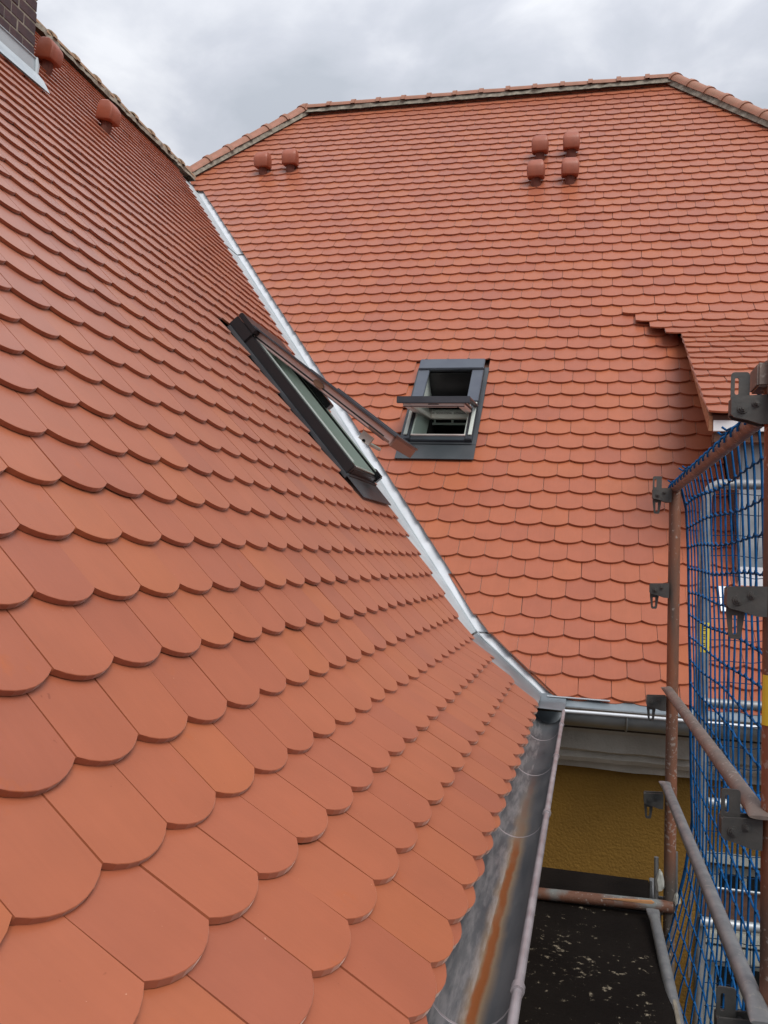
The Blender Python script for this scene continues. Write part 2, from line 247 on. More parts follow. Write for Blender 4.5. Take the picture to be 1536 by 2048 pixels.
# ------------------------------------------------------------------ helpers
class MB:
    def __init__(s): s.v = []; s.f = []; s.cuts = []
    def add(s, vs, fs):
        s.cuts.append((len(s.v), len(s.f))); o = len(s.v); s.v += [tuple(v) for v in vs]; s.f += [tuple(i+o for i in f) for f in fs]
    def box(s, a, b, F=None):
        (x0, y0, z0), (x1, y1, z1) = a, b
        vs = [(x0, y0, z0), (x1, y0, z0), (x1, y1, z0), (x0, y1, z0), (x0, y0, z1), (x1, y0, z1), (x1, y1, z1), (x0, y1, z1)]
        if F: vs = [F(*v) for v in vs]
        s.add(vs, [(0, 3, 2, 1), (4, 5, 6, 7), (0, 1, 5, 4), (1, 2, 6, 5), (2, 3, 7, 6), (3, 0, 4, 7)])
    def quad(s, *p): s.add(p, [tuple(range(len(p)))])
    def tube(s, path, r, n=10, cap=True, radii=None):
        P = [Vector(p) for p in path]; rings = []
        t0 = (P[1]-P[0]).normalized(); ref = Vector((0, 0, 1)) if abs(t0.z) < .9 else Vector((1, 0, 0))
        u = t0.cross(ref).normalized()
        for i, p in enumerate(P):
            t = ((P[min(i+1, len(P)-1)]-P[max(i-1, 0)])).normalized()
            u = (u - t*u.dot(t)).normalized(); w = t.cross(u); rr = radii[i] if radii else r
            if not isinstance(rr, tuple): rr = (rr, rr)
            rings.append([p+u*math.cos(2*math.pi*k/n)*rr[0]+w*math.sin(2*math.pi*k/n)*rr[1] for k in range(n)])
        vs = [q for g in rings for q in g]; fs = []
        for i in range(len(P)-1):
            for k in range(n): fs.append((i*n+k, i*n+(k+1) % n, (i+1)*n+(k+1) % n, (i+1)*n+k))
        if cap: fs += [tuple(reversed(range(n))), tuple(range((len(P)-1)*n, len(P)*n))]
        s.add(vs, fs)
    def prism(s, poly, d, F=None):
        """poly: 2-D outline (a,b); extruded 0..d along c; F maps (a,b,c)"""
        n = len(poly); F = F or (lambda a, b, c: (a, b, c))
        vs = [F(a, b, 0) for a, b in poly]+[F(a, b, d) for a, b in poly]
        s.add(vs, [tuple(reversed(range(n))), tuple(range(n, 2*n))]+[(i, (i+1) % n, n+(i+1) % n, n+i) for i in range(n)])
    def parts(s, name, m, parent=None, **k):
        """one object per shape that was added"""
        out = []; cuts = s.cuts+[(len(s.v), len(s.f))]
        for (v0, f0), (v1, f1) in zip(cuts, cuts[1:]):
            q = MB(); q.v = s.v[v0:v1]; q.f = [tuple(i-v0 for i in f) for f in s.f[f0:f1]]; out.append(q.build(name, m, parent, **k))
        return out
    def build(s, name, m, parent=None, smooth=None, bevel=0, at=None, seg=2):
        me = bpy.data.meshes.new(name); me.from_pydata(s.v, [], s.f); me.update()
        bm = bmesh.new(); bm.from_mesh(me)
        bmesh.ops.recalc_face_normals(bm, faces=bm.faces)
        if bevel:
            es = [e for e in bm.edges if len(e.link_faces) == 2 and e.calc_face_angle(0) > R(35)]
            bmesh.ops.bevel(bm, geom=es, offset=bevel, segments=seg, affect='EDGES', clamp_overlap=True)
        bm.to_mesh(me); bm.free()
        if smooth is not None:
            for p in me.polygons: p.use_smooth = True
            me.set_sharp_from_angle(angle=R(smooth))
        me.materials.append(m)
        return link(name, me, parent)
def root_loc(o):
    while o.parent: o = o.parent
    return o
def link(name, me, parent=None, M=None):
    o = bpy.data.objects.new(name, me); COL.objects.link(o)
    if parent:
        o.parent = parent
        if parent.parent is None: o.matrix_parent_inverse = Matrix.Translation(-parent.location)
    if M is not None: o.matrix_basis = M
    return o
def thing(name, label, cat, loc, group=None):
    o = bpy.data.objects.new(name, None); COL.objects.link(o); o.location = loc; o.empty_display_size = .2
    o['label'] = label; o['category'] = cat
    if group: o['group'] = group
    return o
def tag(o, label, cat, group=None):
    o['label'] = label; o['category'] = cat
    if group: o['group'] = group
    return o
def px(p):
    p = Vector(p); z = p.dot(CF)
    return (768+FPX*p.dot(CR)/z, 1024-FPX*p.dot(CU)/z, z)
def lerp(a, b, t): return a+(b-a)*t
def interp(x, tab):
    if x <= tab[0][0]: return tab[0][1]
    for (a, b), (c, d) in zip(tab, tab[1:]):
        if x <= c: return lerp(b, d, (x-a)/(c-a))
    return tab[-1][1]

# ------------------------------------------------------------------ roof geometry
TW, TG, TT, SAG = 0.18, 0.0032, 0.0125, 0.028
YE, ZM, B1, B2, RK, EM = 4.88535, -0.7257, 0.66565, 0.85117, 3.78858, 0.15906     # main roof: eave, flare and main pitch, break row, row gauge
XE, ZL, A1, A2, RL, EL = -0.23818, -0.6839, 0.59293, 0.85472, 3.29306, 0.15309    # wing roof
def prof(i, e, b1, b2, rk):
    s = min(i, rk)*e; t = max(i-rk, 0)*e
    return s*math.cos(b1)+t*math.cos(b2), s*math.sin(b1)+t*math.sin(b2)
HK, VK = prof(RK, EM, B1, B2, RK); LK, WK = prof(RL, EL, A1, A2, RL)
def main_y(z): return YE+(z-ZM)/math.tan(B1) if z < ZM+VK else YE+HK+(z-ZM-VK)/math.tan(B2)
def wing_x(z): return XE-(z-ZL)/math.tan(A1) if z < ZL+WK else XE-LK-(z-ZL-WK)/math.tan(A2)
def main_z(y): return ZM+(y-YE)*math.tan(B1) if y < YE+HK else ZM+VK+(y-YE-HK)*math.tan(B2)
def wing_z(x): return ZL+(XE-x)*math.tan(A1) if x > XE-LK else ZL+WK+(XE-LK-x)*math.tan(A2)
RIDGE_Z, WRIDGE_Z = 6.15, 4.62
RIDGE_Y, WRIDGE_X = main_y(RIDGE_Z), wing_x(WRIDGE_Z)
HIP_L0, HIP_L1 = Vector((-4.08, RIDGE_Y)), Vector((-5.32, RIDGE_Y-1.40))     # plan of the left hip
HIP_R0, HIP_R1 = Vector((0.87, RIDGE_Y)), Vector((3.10, RIDGE_Y-2.27))

house = thing('house', 'tall main house with hipped clay tile roof, dormer and small roof window', 'house', (0, 8, GZ))
wing = thing('house_wing', 'nearer side wing with clay tile roof, brick chimney and wide open roof window', 'house wing', (-3, 4, GZ))

def clip_poly(poly, a, b, c):
    """keep the side a*u+b*v+c >= 0"""
    out = []
    for i, p in enumerate(poly):
        q = poly[(i+1) % len(poly)]
        dp, dq = a*p[0]+b*p[1]+c, a*q[0]+b*q[1]+c
        if dp >= 0: out.append(p)
        if (dp >= 0) != (dq >= 0):
            t = dp/(dp-dq); out.append((lerp(p[0], q[0], t), lerp(p[1], q[1], t)))
    return out
def area(poly): return .5*sum(p[0]*q[1]-q[0]*p[1] for p, q in zip(poly, poly[1:]+poly[:1]))
def outline(L, n=8, w=TW-TG):
    h = w/2; rad = (h*h+SAG*SAG)/(2*SAG); a0 = math.asin(h/rad)
    pts = [(rad*math.sin(lerp(-a0, a0, k/n)), -(rad*math.cos(lerp(-a0, a0, k/n))-(rad-SAG))) for k in range(n+1)]
    return pts+[(h, L), (-h, L)]
def inset(poly, b):
    n = len(poly); out = []
    for i in range(n):
        p0, p1, p2 = poly[i-1], poly[i], poly[(i+1) % n]
        def nrm(a, c):
            dx, dy = c[0]-a[0], c[1]-a[1]; l = math.hypot(dx, dy) or 1; return (-dy/l, dx/l)
        n1, n2 = nrm(p0, p1), nrm(p1, p2); k = 1+n1[0]*n2[0]+n1[1]*n2[1]
        k = max(k, .4); out.append((p1[0]+b*(n1[0]+n2[0])/k, p1[1]+b*(n1[1]+n2[1])/k))
    return out
def tile_geo(poly, bevel):
    n = len(poly)
    if bevel:
        ins = [(u, v+(.0010 if v < -.002 else 0)) for u, v in poly]      # the lower edge is slightly rounded, the flanks are square
        vs = [(u, v, 0) for u, v in ins]+[(u, v, -.0009 if v < -.002 else -.0001) for u, v in poly]+[(u, v, -TT) for u, v in poly]
        fs = [tuple(range(n))]
        for k in (0, n):
            fs += [(k+i, k+n+i, k+n+(i+1) % n, k+(i+1) % n) for i in range(n)]
    else:
        vs = [(u, v, 0) for u, v in poly]+[(u, v, -TT) for u, v in poly]
        fs = [tuple(range(n))]+[(i, n+i, n+(i+1) % n, (i+1) % n) for i in range(n)]
    return vs, fs

class RoofField:
    """collects tiles; the largest in the picture become objects, the rest one joined part"""
    def __init__(s, parent, limit, groups=1): s.parent = parent; s.limit = limit; s.t = []
    def put(s, P, U, V, N, poly, full, skip_single=False):
        M = Matrix(((U.x, V.x, N.x, P.x), (U.y, V.y, N.y, P.y), (U.z, V.z, N.z, P.z), (0, 0, 0, 1)))
        c = M @ Vector((0, .07, 0)); x, y, z = px(c)
        score = 0
        if z > .2 and -60 < x < 1596 and -60 < y < 2108:
            score = abs(N.dot(c.normalized()))*max(0.02, min(1, area(poly)/.05))/c.length_squared
            if x < 0 or x > 1536 or y < 0 or y > 2048: score *= .4
        if skip_single: score = 0
        s.t.append((score, M, poly, full))
    def build(s, name='roof_tile', rest='roof_tiles'):
        s.t.sort(key=lambda a: -a[0]); shared = {}
        for score, M, poly, full in s.t[:s.limit]:
            key = full if full else None
            if key and key in shared: me = shared[key]
            else:
                vs, fs = tile_geo(poly, True); me = bpy.data.meshes.new(name); me.from_pydata(vs, [], fs); me.update(); me.materials.append(CLAY)
                if key: shared[key] = me
            o = link(name, me, s.parent, M)
        if len(s.t) > s.limit:
            m = MB()
            for score, M, poly, full in s.t[s.limit:]:
                vs, fs = tile_geo(poly, False); m.add([M @ Vector(v) for v in vs], fs)
            me = bpy.data.meshes.new(rest); me.from_pydata(m.v, [], m.f); me.update(); me.materials.append(CLAYS)
            o = link(rest, me, s.parent); o['kind'] = 'stuff'

def jit(P, U, V, N, k=1.0):
    P = P+U*random.uniform(-.0012, .0012)*k+V*random.uniform(-.0022, .0022)*k+N*random.uniform(0, .0012)*k
    a = random.gauss(0, .0028)*k; U2 = U*math.cos(a)+V*math.sin(a); V2 = V*math.cos(a)-U*math.sin(a)
    b = (abs(random.gauss(0, .0045))+(.014 if random.random() < .035 else 0))*k; V3 = V2*math.cos(b)-N*math.sin(b); N3 = N*math.cos(b)+V2*math.sin(b)
    c = random.gauss(0, .003)*k; U3 = U2*math.cos(c)+N3*math.sin(c); N4 = U3.cross(V3)
    return P, U3, V3, N4.normalized()

# skylight footprints on the roofs (along eave u0,u1 ; height z0,z1)
SKY_M = dict(u0=-1.455, u1=-0.862, z0=0.80, z1=1.70)
SKY_W = dict(u0=4.765, u1=5.475, z0=0.36, z1=1.385)
CHIM = dict(x0=-4.32, x1=-3.70, y0=4.14, y1=4.80)

# roof decks under the tiles (thin boards), one part per house
def deck_strip(m, prof_pts):
    for (a, b) in zip(prof_pts, prof_pts[1:]):
        (p0, p1), (q0, q1) = a, b
        m.quad(p0, p1, q1, q0)
DD = 0.062
def off_main(y, z): return (y+DD*math.sin(B2), z-DD*math.cos(B2))
rm = MB()
lev = [ZM+.06, ZM+VK, 1.0, 2.0, 3.0, 4.0, 5.0, RIDGE_Z]
def hipl_x(y): return HIP_L0.x+(HIP_L1.x-HIP_L0.x)*(HIP_L0.y-y)/(HIP_L0.y-HIP_L1.y)
def hipr_x(y): return HIP_R0.x+(HIP_R1.x-HIP_R0.x)*(HIP_R0.y-y)/(HIP_R0.y-HIP_R1.y)
def main_left(z):
    y = main_y(z); return max(wing_x(z) if z < WRIDGE_Z else -99, hipl_x(y))
def main_right(z): return min(hipr_x(main_y(z)), 4.2)
pts = []
SKZ = (SKY_M['z0']+.05, SKY_M['z1']-.03)
for za, zb in zip(lev, lev[1:]):
    zs = sorted({za, zb, *[q for q in SKZ if za < q < zb]})
    for z0, z1 in zip(zs, zs[1:]):
        l0, l1, r0, r1 = main_left(z0), main_left(z1), main_right(z0), main_right(z1)
        y0, c0 = off_main(main_y(z0), z0); y1, c1 = off_main(main_y(z1), z1)
        mid = (z0+z1)/2
        if SKZ[0] < mid < SKZ[1]:
            a, b = SKY_M['u0']+.06, SKY_M['u1']-.06
            rm.quad((l0, y0, c0), (a, y0, c0), (a, y1, c1), (l1, y1, c1)); rm.quad((b, y0, c0), (r0, y0, c0), (r1, y1, c1), (b, y1, c1))
        else:
            rm.quad((l0, y0, c0), (r0, y0, c0), (r1, y1, c1), (l1, y1, c1))
# the hidden far slopes close the hipped roof
yb = 2*RIDGE_Y-YE; xl = HIP_L0.x-(RIDGE_Z-ZM)/math.tan(B2); xr = HIP_R0.x+(RIDGE_Z-ZM)/math.tan(B2)
a, b = (HIP_L0.x, RIDGE_Y, RIDGE_Z-.05), (HIP_R0.x, RIDGE_Y, RIDGE_Z-.05)
rm.quad(a, b, (xr, yb, ZM), (xl, yb, ZM)); rm.quad(a, (xl, yb, ZM), (xl, RIDGE_Y-2, ZM+.0)); rm.quad(b, (xr, yb, ZM), (xr, YE+.2, ZM))
rm.quad(a, (xl, RIDGE_Y-2, ZM), (hipl_x(9.0), 9.0, main_z(9.0)-.1))
roof_m = rm.build('roof', BATTEN, house)
rw = MB()
def off_wing(x, z): return (x-DD*math.sin(A2), z-DD*math.cos(A2))
lev = [ZL+.06, ZL+WK, .5, 1.0, 2.0, 3.0, 4.0, WRIDGE_Z]
SKZ = (SKY_W['z0']+.10, SKY_W['z1']-.03)
for za, zb in zip(lev, lev[1:]):
    zs = sorted({za, zb, *[q for q in SKZ if za < q < zb]})
    for z0, z1 in zip(zs, zs[1:]):
        e0, e1 = main_y(z0), main_y(z1); x0, c0 = off_wing(wing_x(z0), z0); x1, c1 = off_wing(wing_x(z1), z1); n = -1.3
        if SKZ[0] < (z0+z1)/2 < SKZ[1]:
            a, b = SKY_W['u0']+.08, SKY_W['u1']-.08
            rw.quad((x0, n, c0), (x0, a, c0), (x1, a, c1), (x1, n, c1)); rw.quad((x0, b, c0), (x0, e0, c0), (x1, e1, c1), (x1, b, c1))
        else: rw.quad((x0, n, c0), (x0, e0, c0), (x1, e1, c1), (x1, n, c1))
xb = 2*WRIDGE_X-XE
rw.quad((WRIDGE_X, -1.3, WRIDGE_Z-.05), (WRIDGE_X, main_y(WRIDGE_Z), WRIDGE_Z-.05), (xb, main_y(WRIDGE_Z), ZL), (xb, -1.3, ZL))
roof_w = rw.build('roof', BATTEN, wing)

# dormer profile: rows 25..22 of the main roof lift off, then 13 rows at a low pitch
DORM_X0, DORM_X1 = 0.676, 2.75
def row_main(i):
    h, v = prof(i, EM, B1, B2, RK); return YE+h, ZM+v
y, z = row_main(26); DROWS = []
for ang, x0, L in ((44, .22, EM), (40, .33, EM), (36, .44, EM), (32, .555, EM)):
    y -= L*math.cos(R(ang)); z -= L*math.sin(R(ang)); DROWS.append((y, z, x0))
for k in range(13):
    y -= .1554*math.cos(R(28.3)); z -= .1554*math.sin(R(28.3)); DROWS.append((y, z, DORM_X0))
DORM_EAVE = (y, z)
dormer_rows_x = {25: .22+.05, 24: .33+.05, 23: .44+.05, 22: .555+.05}

# ---- main roof tiles
fm = RoofField(roof_m, 225)
DELTA_M = math.atan2(TT+.0014, EM); DELTA_W = math.atan2(TT+.0014, EL)
nrow = int((RIDGE_Z-(ZM+VK))/(EM*math.sin(B2))+RK)+1
def main_ok(P, i, uc):
    """returns None to drop, else list of extra clips (a,b,c) in local tile coords"""
    clips = []
    y, z = P.y, P.z
    # under the dormer
    if i in dormer_rows_x and uc > dormer_rows_x[i]+.09: return None
    if i <= 21:
        if uc > .99 and y > 5.72: return None
        if y > 5.72 and uc+.09 > .90: clips.append((-1, 0, .90-uc))
    # roof window
    S = SKY_M
    if S['z0'] < z+.10 and z+.02 < S['z1']:
        l, r = S['u0'], S['u1']
        if uc+.09 > l and uc-.09 < r:
            if l+.02 < uc < r-.02: return None
            clips.append((-1, 0, l-uc) if uc <= l+.02 else (1, 0, uc-r))
    return clips
VENT_M = [(-4.13, 9.83), (-3.775, 9.85), (-.685, 9.76), (-.335, 9.78), (-.69, 9.33), (-.325, 9.33)]
for i in range(-1, nrow):
    ii = max(i, 0)
    y0, z0 = row_main(ii); y1, z1 = row_main(ii+1)
    th = math.atan2(z1-z0, y1-y0)-DELTA_M
    U = Vector((1, 0, 0)); V = Vector((0, math.cos(th), math.sin(th))); N = Vector((0, -math.sin(th), math.cos(th)))
    ph = .79 if ii % 2 == 0 else .27
    ph += interp(ii, [(0, .03), (5, 0), (9, -.05), (14, -.15), (19, -.20), (20, -.12), (24, -.02), (34, -.05), (60, -.05)])
    base = Vector((0, y0, z0))
    if i == -1: ph += .5; base = base+N*(-TT-.001)-V*(.010); th += .0
    L = 2.0*EM
    if z1 > RIDGE_Z-.02: L = EM*.9
    k0 = int((-6.0)/TW); k1 = int(4.3/TW)
    for k in range(k0, k1):
        uc = (k+ph+.5)*TW
        P = Vector((uc, base.y, base.z))
        xl_, xr_ = main_left(max(z0, ZM)), main_right(max(z0, ZM))
        if uc+.1 < xl_-.4 or uc-.1 > xr_+.3 or uc > 3.6: continue
        poly = outline(L); full = True
        ex = main_ok(P, ii, uc)
        if ex is None: continue
        cl = list(ex)
        # valley / left hip and right hip, as lines through two points in tile coords
        def line(fx, gap, sgn):
            za, zb = z0-.02, z0+.16
            ua, ub = fx(za)+gap-uc, fx(zb)+gap-uc
            va, vb = (za-z0)/math.sin(th), (zb-z0)/math.sin(th)
            # u >= ua+(ub-ua)*(v-va)/(vb-va)
            s_ = (ub-ua)/(vb-va); return (sgn, -sgn*s_, -sgn*(ua-s_*va))
        if z0 < WRIDGE_Z-.2: cl.append(line(wing_x, .045 if z0 > -.3 else .012, 1))
        cl.append(line(lambda z_: hipl_x(main_y(z_)), .06, 1)); cl.append(line(lambda z_: hipr_x(main_y(z_)), -.06, -1))
        for a_, b_, c_ in cl:
            q = clip_poly(poly, a_, b_, c_)
            if len(q) != len(poly) or any(abs(s[0]-t_[0])+abs(s[1]-t_[1]) > 1e-9 for s, t_ in zip(q, poly)): full = False
            poly = q
            if len(poly) < 3: break
        if len(poly) < 3 or area(poly) < .0012: continue
        P2, U2, V2, N2 = jit(P, U, V, N)
        fm.put(P2, U2, V2, N2, poly, ('m', L) if full else None, i == -1)
fm.build()

# ---- wing roof tiles
fw = RoofField(roof_w, 300)
OFFW = {0: .08, 1: .64, 2: .20, 3: .80, 4: .33, 5: .75, 6: .21, 7: .67, 8: .16, 9: .59, 10: .12, 11: .54}
def row_wing(i):
    h, v = prof(i, EL, A1, A2, RL); return XE-h, ZL+v
nrow = int((WRIDGE_Z-(ZL+WK))/(EL*math.sin(A2))+RL)+1
for i in range(-1, nrow):
    ii = max(i, 0)
    x0, z0 = row_wing(ii); x1, z1 = row_wing(ii+1)
    th = math.atan2(z1-z0, x0-x1)-DELTA_W
    U = Vector((0, 1, 0)); V = Vector((-math.cos(th), 0, math.sin(th))); N = Vector((math.sin(th), 0, math.cos(th)))
    ph = OFFW.get(ii, .12 if ii % 2 == 0 else .60)
    base = Vector((x0, 0, z0))
    if i == -1: ph += .5; base = base+N*(-TT-.001)-V*.012
    L = 2.0*EL if z1 < WRIDGE_Z-.02 else EL*.9
    for k in range(-7, 60):
        uc = (k+ph+.5)*TW; P = Vector((base.x, uc, base.z))
        gap = interp(z0, [(-.70, .615), (-.58, .60), (-.46, .50), (-.33, .46), (5, .47)])
        ye_ = main_y(z0)-gap
        if uc-.1 > ye_+.3: continue
        poly = outline(L); full = True; cl = []
        S = SKY_W
        if S['z0'] < z0+.10 and z0+.02 < S['z1'] and uc+.09 > S['u0'] and uc-.09 < S['u1']:
            if S['u0']+.02 < uc < S['u1']-.02: continue
            cl.append((-1, 0, S['u0']-uc) if uc <= S['u0']+.02 else (1, 0, uc-S['u1']))
        if CHIM['x0'] < x0-.06 < CHIM['x1']+.03 and CHIM['y0'] < uc < CHIM['y1']: continue
        za, zb = z0-.02, z0+.16
        ua, ub = main_y(za)-gap-uc, main_y(zb)-gap-uc; va, vb = (za-z0)/math.sin(th), (zb-z0)/math.sin(th); s_ = (ub-ua)/(vb-va)
        cl.append((-1, s_, ua-s_*va))
        for a_, b_, c_ in cl:
            q = clip_poly(poly, a_, b_, c_)
            if len(q) != len(poly) or any(abs(s[0]-t_[0])+abs(s[1]-t_[1]) > 1e-9 for s, t_ in zip(q, poly)): full = False
            poly = q
            if len(poly) < 3: break
        if len(poly) < 3 or area(poly) < .0012: continue
        P2, U2, V2, N2 = jit(P, U, V, N)
        fw.put(P2, U2, V2, N2, poly, ('w', L) if full else None, i == -1)
fw.build()

# ------------------------------------------------------------------ dormer
dm = MB()
fy = 5.62                                     # front wall plane
dm.box((.915, fy, -.35), (DORM_X1, fy+.05, .86))     # front wall core
zt = lambda yy: interp(yy, [(DORM_EAVE[0], DORM_EAVE[1]-.11), (7.2, 1.80)])
cheek = [(fy+.05, -.2), (fy+.05, zt(fy+.05)), (7.15, zt(7.15)), (7.15, main_z(7.15)-.1)]
dm.prism(cheek, .04, lambda a, b, c: (.915+c, a, b))
dormer = dm.build('dormer', WOODB, house)
d2 = MB(); nS = 5
for k in range(nS):                           # zinc sheets on the front, standing seams between
    xa = .905+k*.37; d2.box((xa, fy-.012, -.12), (xa+.364, fy-.002, .80)); d2.box((xa+.362, fy-.032, -.12), (xa+.370, fy-.002, .80))
d2.box((.893, fy-.012, -.12), (.903, fy+.05, .80))
d2.parts('zinc_sheet', ZINC, dormer, bevel=.002)
d3 = MB(); d3.box((DORM_X0+.034, DORM_EAVE[0]+.022, DORM_EAVE[1]-.125), (DORM_X1, DORM_EAVE[0]+.04, DORM_EAVE[1]-.045)); d3.build('soffit_board', mat('board_white', (.78, .80, .82), .5), dormer, bevel=.002)
d3 = MB(); d3.box((.715, DORM_EAVE[0]+.045, DORM_EAVE[1]-.19), (DORM_X1, DORM_EAVE[0]+.12, DORM_EAVE[1]-.128)); d3.build('eave_beam', WOODB, dormer, bevel=.003)
d3 = MB(); eY, eZ = DORM_EAVE
F0 = [(eY+.02, eZ-.035), (7.22, 1.905), (7.22, 1.885), (eY+.03, eZ-.125)]
d3.prism(F0, .022, lambda a, b, c: (DORM_X0+.008+c, a, b)); d3.build('fascia_board', mat('wood_fascia', (.36, .17, .085), .7, var=(.28, .125, .06), vscale=9, stretch=(8, 1, 8)), dormer, bevel=.002)
d3 = MB(); pr = [(y_+.02, z_-.028) for y_, z_, x_ in DROWS[3:]][::-1]
d3.prism(pr+[(a, b-.03) for a, b in pr[::-1]], DORM_X1-DORM_X0-.03, lambda a, b, c: (DORM_X0+.03+c, a, b)); d3.build('roof_boarding', BATTEN, dormer)
pl = [(DORM_EAVE[0], DORM_EAVE[1])]
fd = RoofField(dormer, 75)
pts = [row_main(26)]+[(a, b) for a, b, c in DROWS]
for j, (ya, za, x0) in enumerate(DROWS):
    yb_, zb_ = pts[j]
    th = math.atan2(zb_-za, yb_-ya)-math.atan2(TT+.0014, .156)
    U = Vector((1, 0, 0)); V = Vector((0, math.cos(th), math.sin(th))); N = Vector((0, -math.sin(th), math.cos(th)))
    for k in range(0, 13):
        u0 = x0+k*TW-(TW/2 if (j % 2 and j > 3) else 0); uc = u0+.09
        if uc > DORM_X1: break
        poly = outline(.30 if j > 3 else .2); full = True
        if uc-.09 < x0-.001: poly = clip_poly(poly, 1, 0, uc-x0); full = False
        P2, U2, V2, N2 = jit(Vector((uc, ya, za)), U, V, N, 1.6)
        fd.put(P2, U2, V2, N2, poly, ('d', j > 3) if full else None)
fd.build()
# white apron below the dormer front
d4 = MB()
zf = lambda yy, o: main_z(yy)+o
d4.box((.78, 0, .004), (DORM_X1, .19, .0075), lambda a, b, c: (a+.0, 5.435+b*math.cos(B2), main_z(5.435)+b*math.sin(B2)+c+.012))
d4.box((.895, fy-.036, -.15), (DORM_X1, fy-.033, .02))
d4.build('apron_flashing', mat('apron_white', (.80, .83, .86), .45, .2, var=(.72, .75, .78), vscale=6), dormer)

# ------------------------------------------------------------------ ridge and hip tiles
def half_tile(L, r0, r1, n=8, collar=True):
    """half-round cone tile along +X with a collar at the wide end"""
    m = MB(); prof_ = [(0, r1), (L*.14, r1), (L*.145, r1-.016), (L, r0)] if collar else [(0, r1), (L, r0)]
    rings = []
    for x_, r_ in prof_:
        rings.append([(x_, -math.cos(math.pi*k/n)*r_, math.sin(math.pi*k/n)*r_*.85) for k in range(n+1)])
    inner = [(x_, y_*.86, z_*.84) for x_, y_, z_ in rings[0]]
    vs = [q for g in rings for q in g]+inner; fs = []
    w = n+1
    for a_ in range(len(rings)-1):
        fs += [(a_*w+k, a_*w+k+1, (a_+1)*w+k+1, (a_+1)*w+k) for k in range(n)]
    o_ = len(rings)*w
    fs += [(k+1, k, o_+k, o_+k+1) for k in range(n)]
    m.add(vs, fs); return m
def run_tiles(name, p0, p1, step, parent, m, flip=False, start=0.0, r=.112, collar=True):
    a, b = Vector(p0), Vector(p1)
    if flip: a, b = b, a
    d = (b-a).normalized(); n = int(round((b-a).length/step)); step = (b-a).length/n
    side = Vector((0, 0, 1)).cross(d).normalized(); up = d.cross(side)
    mb = half_tile(step+.035, r-.012, r+.012, collar=collar); me = None
    for k in range(n):
        P = a+d*step*k; up2 = up
        M = Matrix(((d.x, side.x, up2.x, P.x), (d.y, side.y, up2.y, P.y), (d.z, side.z, up2.z, P.z), (0, 0, 0, 1)))
        M = M @ Matrix.Rotation(random.gauss(0, .02), 4, 'X') @ Matrix.Rotation(random.gauss(0, .012), 4, 'Y') @ Matrix.Rotation(random.gauss(0, .012), 4, 'Z')
        if me is None:
            o = mb.build(name, m, parent, smooth=40); me = o.data; o.matrix_basis = M
        else: link(name, me, parent, M)
def mortar(p0, p1, parent, w=.088, h=.03, n=70, seed=0):
    a, b = Vector(p0), Vector(p1); d = (b-a).normalized(); side = Vector((0, 0, 1)).cross(d).normalized(); up = d.cross(side); m = MB(); vs = []
    rng = random.Random(seed)
    for k in range(n+1):
        P = a.lerp(b, k/n)
        e = lambda: rng.uniform(-.009, .009)
        vs += [P-side*(w+.012+e())-up*.05, P-side*(w+e())+up*(h*.45+e()), P+up*(h+.01), P+side*(w+e())+up*(h*.45+e()), P+side*(w+.012+e())-up*.05]
    fs = [(i*5+j, i*5+j+1, i*5+5+j+1, i*5+5+j) for i in range(n) for j in range(4)]+[(0, 1, 2, 3, 4), tuple(n*5+j for j in (4, 3, 2, 1, 0))]
    m.add(vs, fs); m.build('mortar_bed', MORTAR, parent)
RZ = .012
hl0 = (HIP_L0.x, HIP_L0.y, RIDGE_Z+RZ); hr0 = (HIP_R0.x, HIP_R0.y, RIDGE_Z+RZ)
yl = HIP_L0.y-1.62; hl1 = (hipl_x(yl), yl, main_z(yl)+.03)
yr = HIP_R0.y-2.2; hr1 = (hipr_x(yr), yr, main_z(yr)+.03)
mortar(hl0, hr0, roof_m, seed=1); mortar(hl1, hl0, roof_m, seed=2); mortar(hr0, hr1, roof_m, seed=3)
up_ = lambda p: (p[0], p[1], p[2]+.012)
run_tiles('ridge_tile', up_(hl0), up_(hr0), .355, roof_m, RIDGE)
run_tiles('hip_tile', up_(hl1), up_(hl0), .34, roof_m, RIDGE, flip=True)
run_tiles('hip_tile', up_(hr0), up_(hr1), .34, roof_m, RIDGE)
wa, wb = (WRIDGE_X, 2.6, WRIDGE_Z+.01), (WRIDGE_X, main_y(WRIDGE_Z)-.12, WRIDGE_Z+.01)
mortar(wa, wb, roof_w, w=.072, h=.025, n=120, seed=4)
run_tiles('ridge_tile', wa, wb, .36, roof_w, RIDGEG, r=.085)

# ------------------------------------------------------------------ valley sheets
def valley_pts(z, off):
    """fold of the sheet: both roof planes lowered by off"""
    return Vector((wing_x(z+off), main_y(z+off), z))
vroot = house
segs = [(-.748, -.462, ZINC, ZINCB), (-.452, 3.20, ZINCG, ZINCW), (3.215, 4.68, ZINCG, ZINCW)]  # one folded sheet: the sky-lit right leg is painted paler than the left
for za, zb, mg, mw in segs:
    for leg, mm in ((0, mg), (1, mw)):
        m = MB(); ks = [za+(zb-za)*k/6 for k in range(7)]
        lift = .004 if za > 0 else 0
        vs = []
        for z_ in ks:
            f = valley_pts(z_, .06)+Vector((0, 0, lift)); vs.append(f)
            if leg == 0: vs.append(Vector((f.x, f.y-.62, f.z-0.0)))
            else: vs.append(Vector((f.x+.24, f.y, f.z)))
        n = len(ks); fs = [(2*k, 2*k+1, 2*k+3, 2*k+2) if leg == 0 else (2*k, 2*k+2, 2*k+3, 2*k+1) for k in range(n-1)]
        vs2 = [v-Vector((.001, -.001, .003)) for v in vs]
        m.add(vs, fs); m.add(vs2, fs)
        m.build('valley_sheet', mm, house)
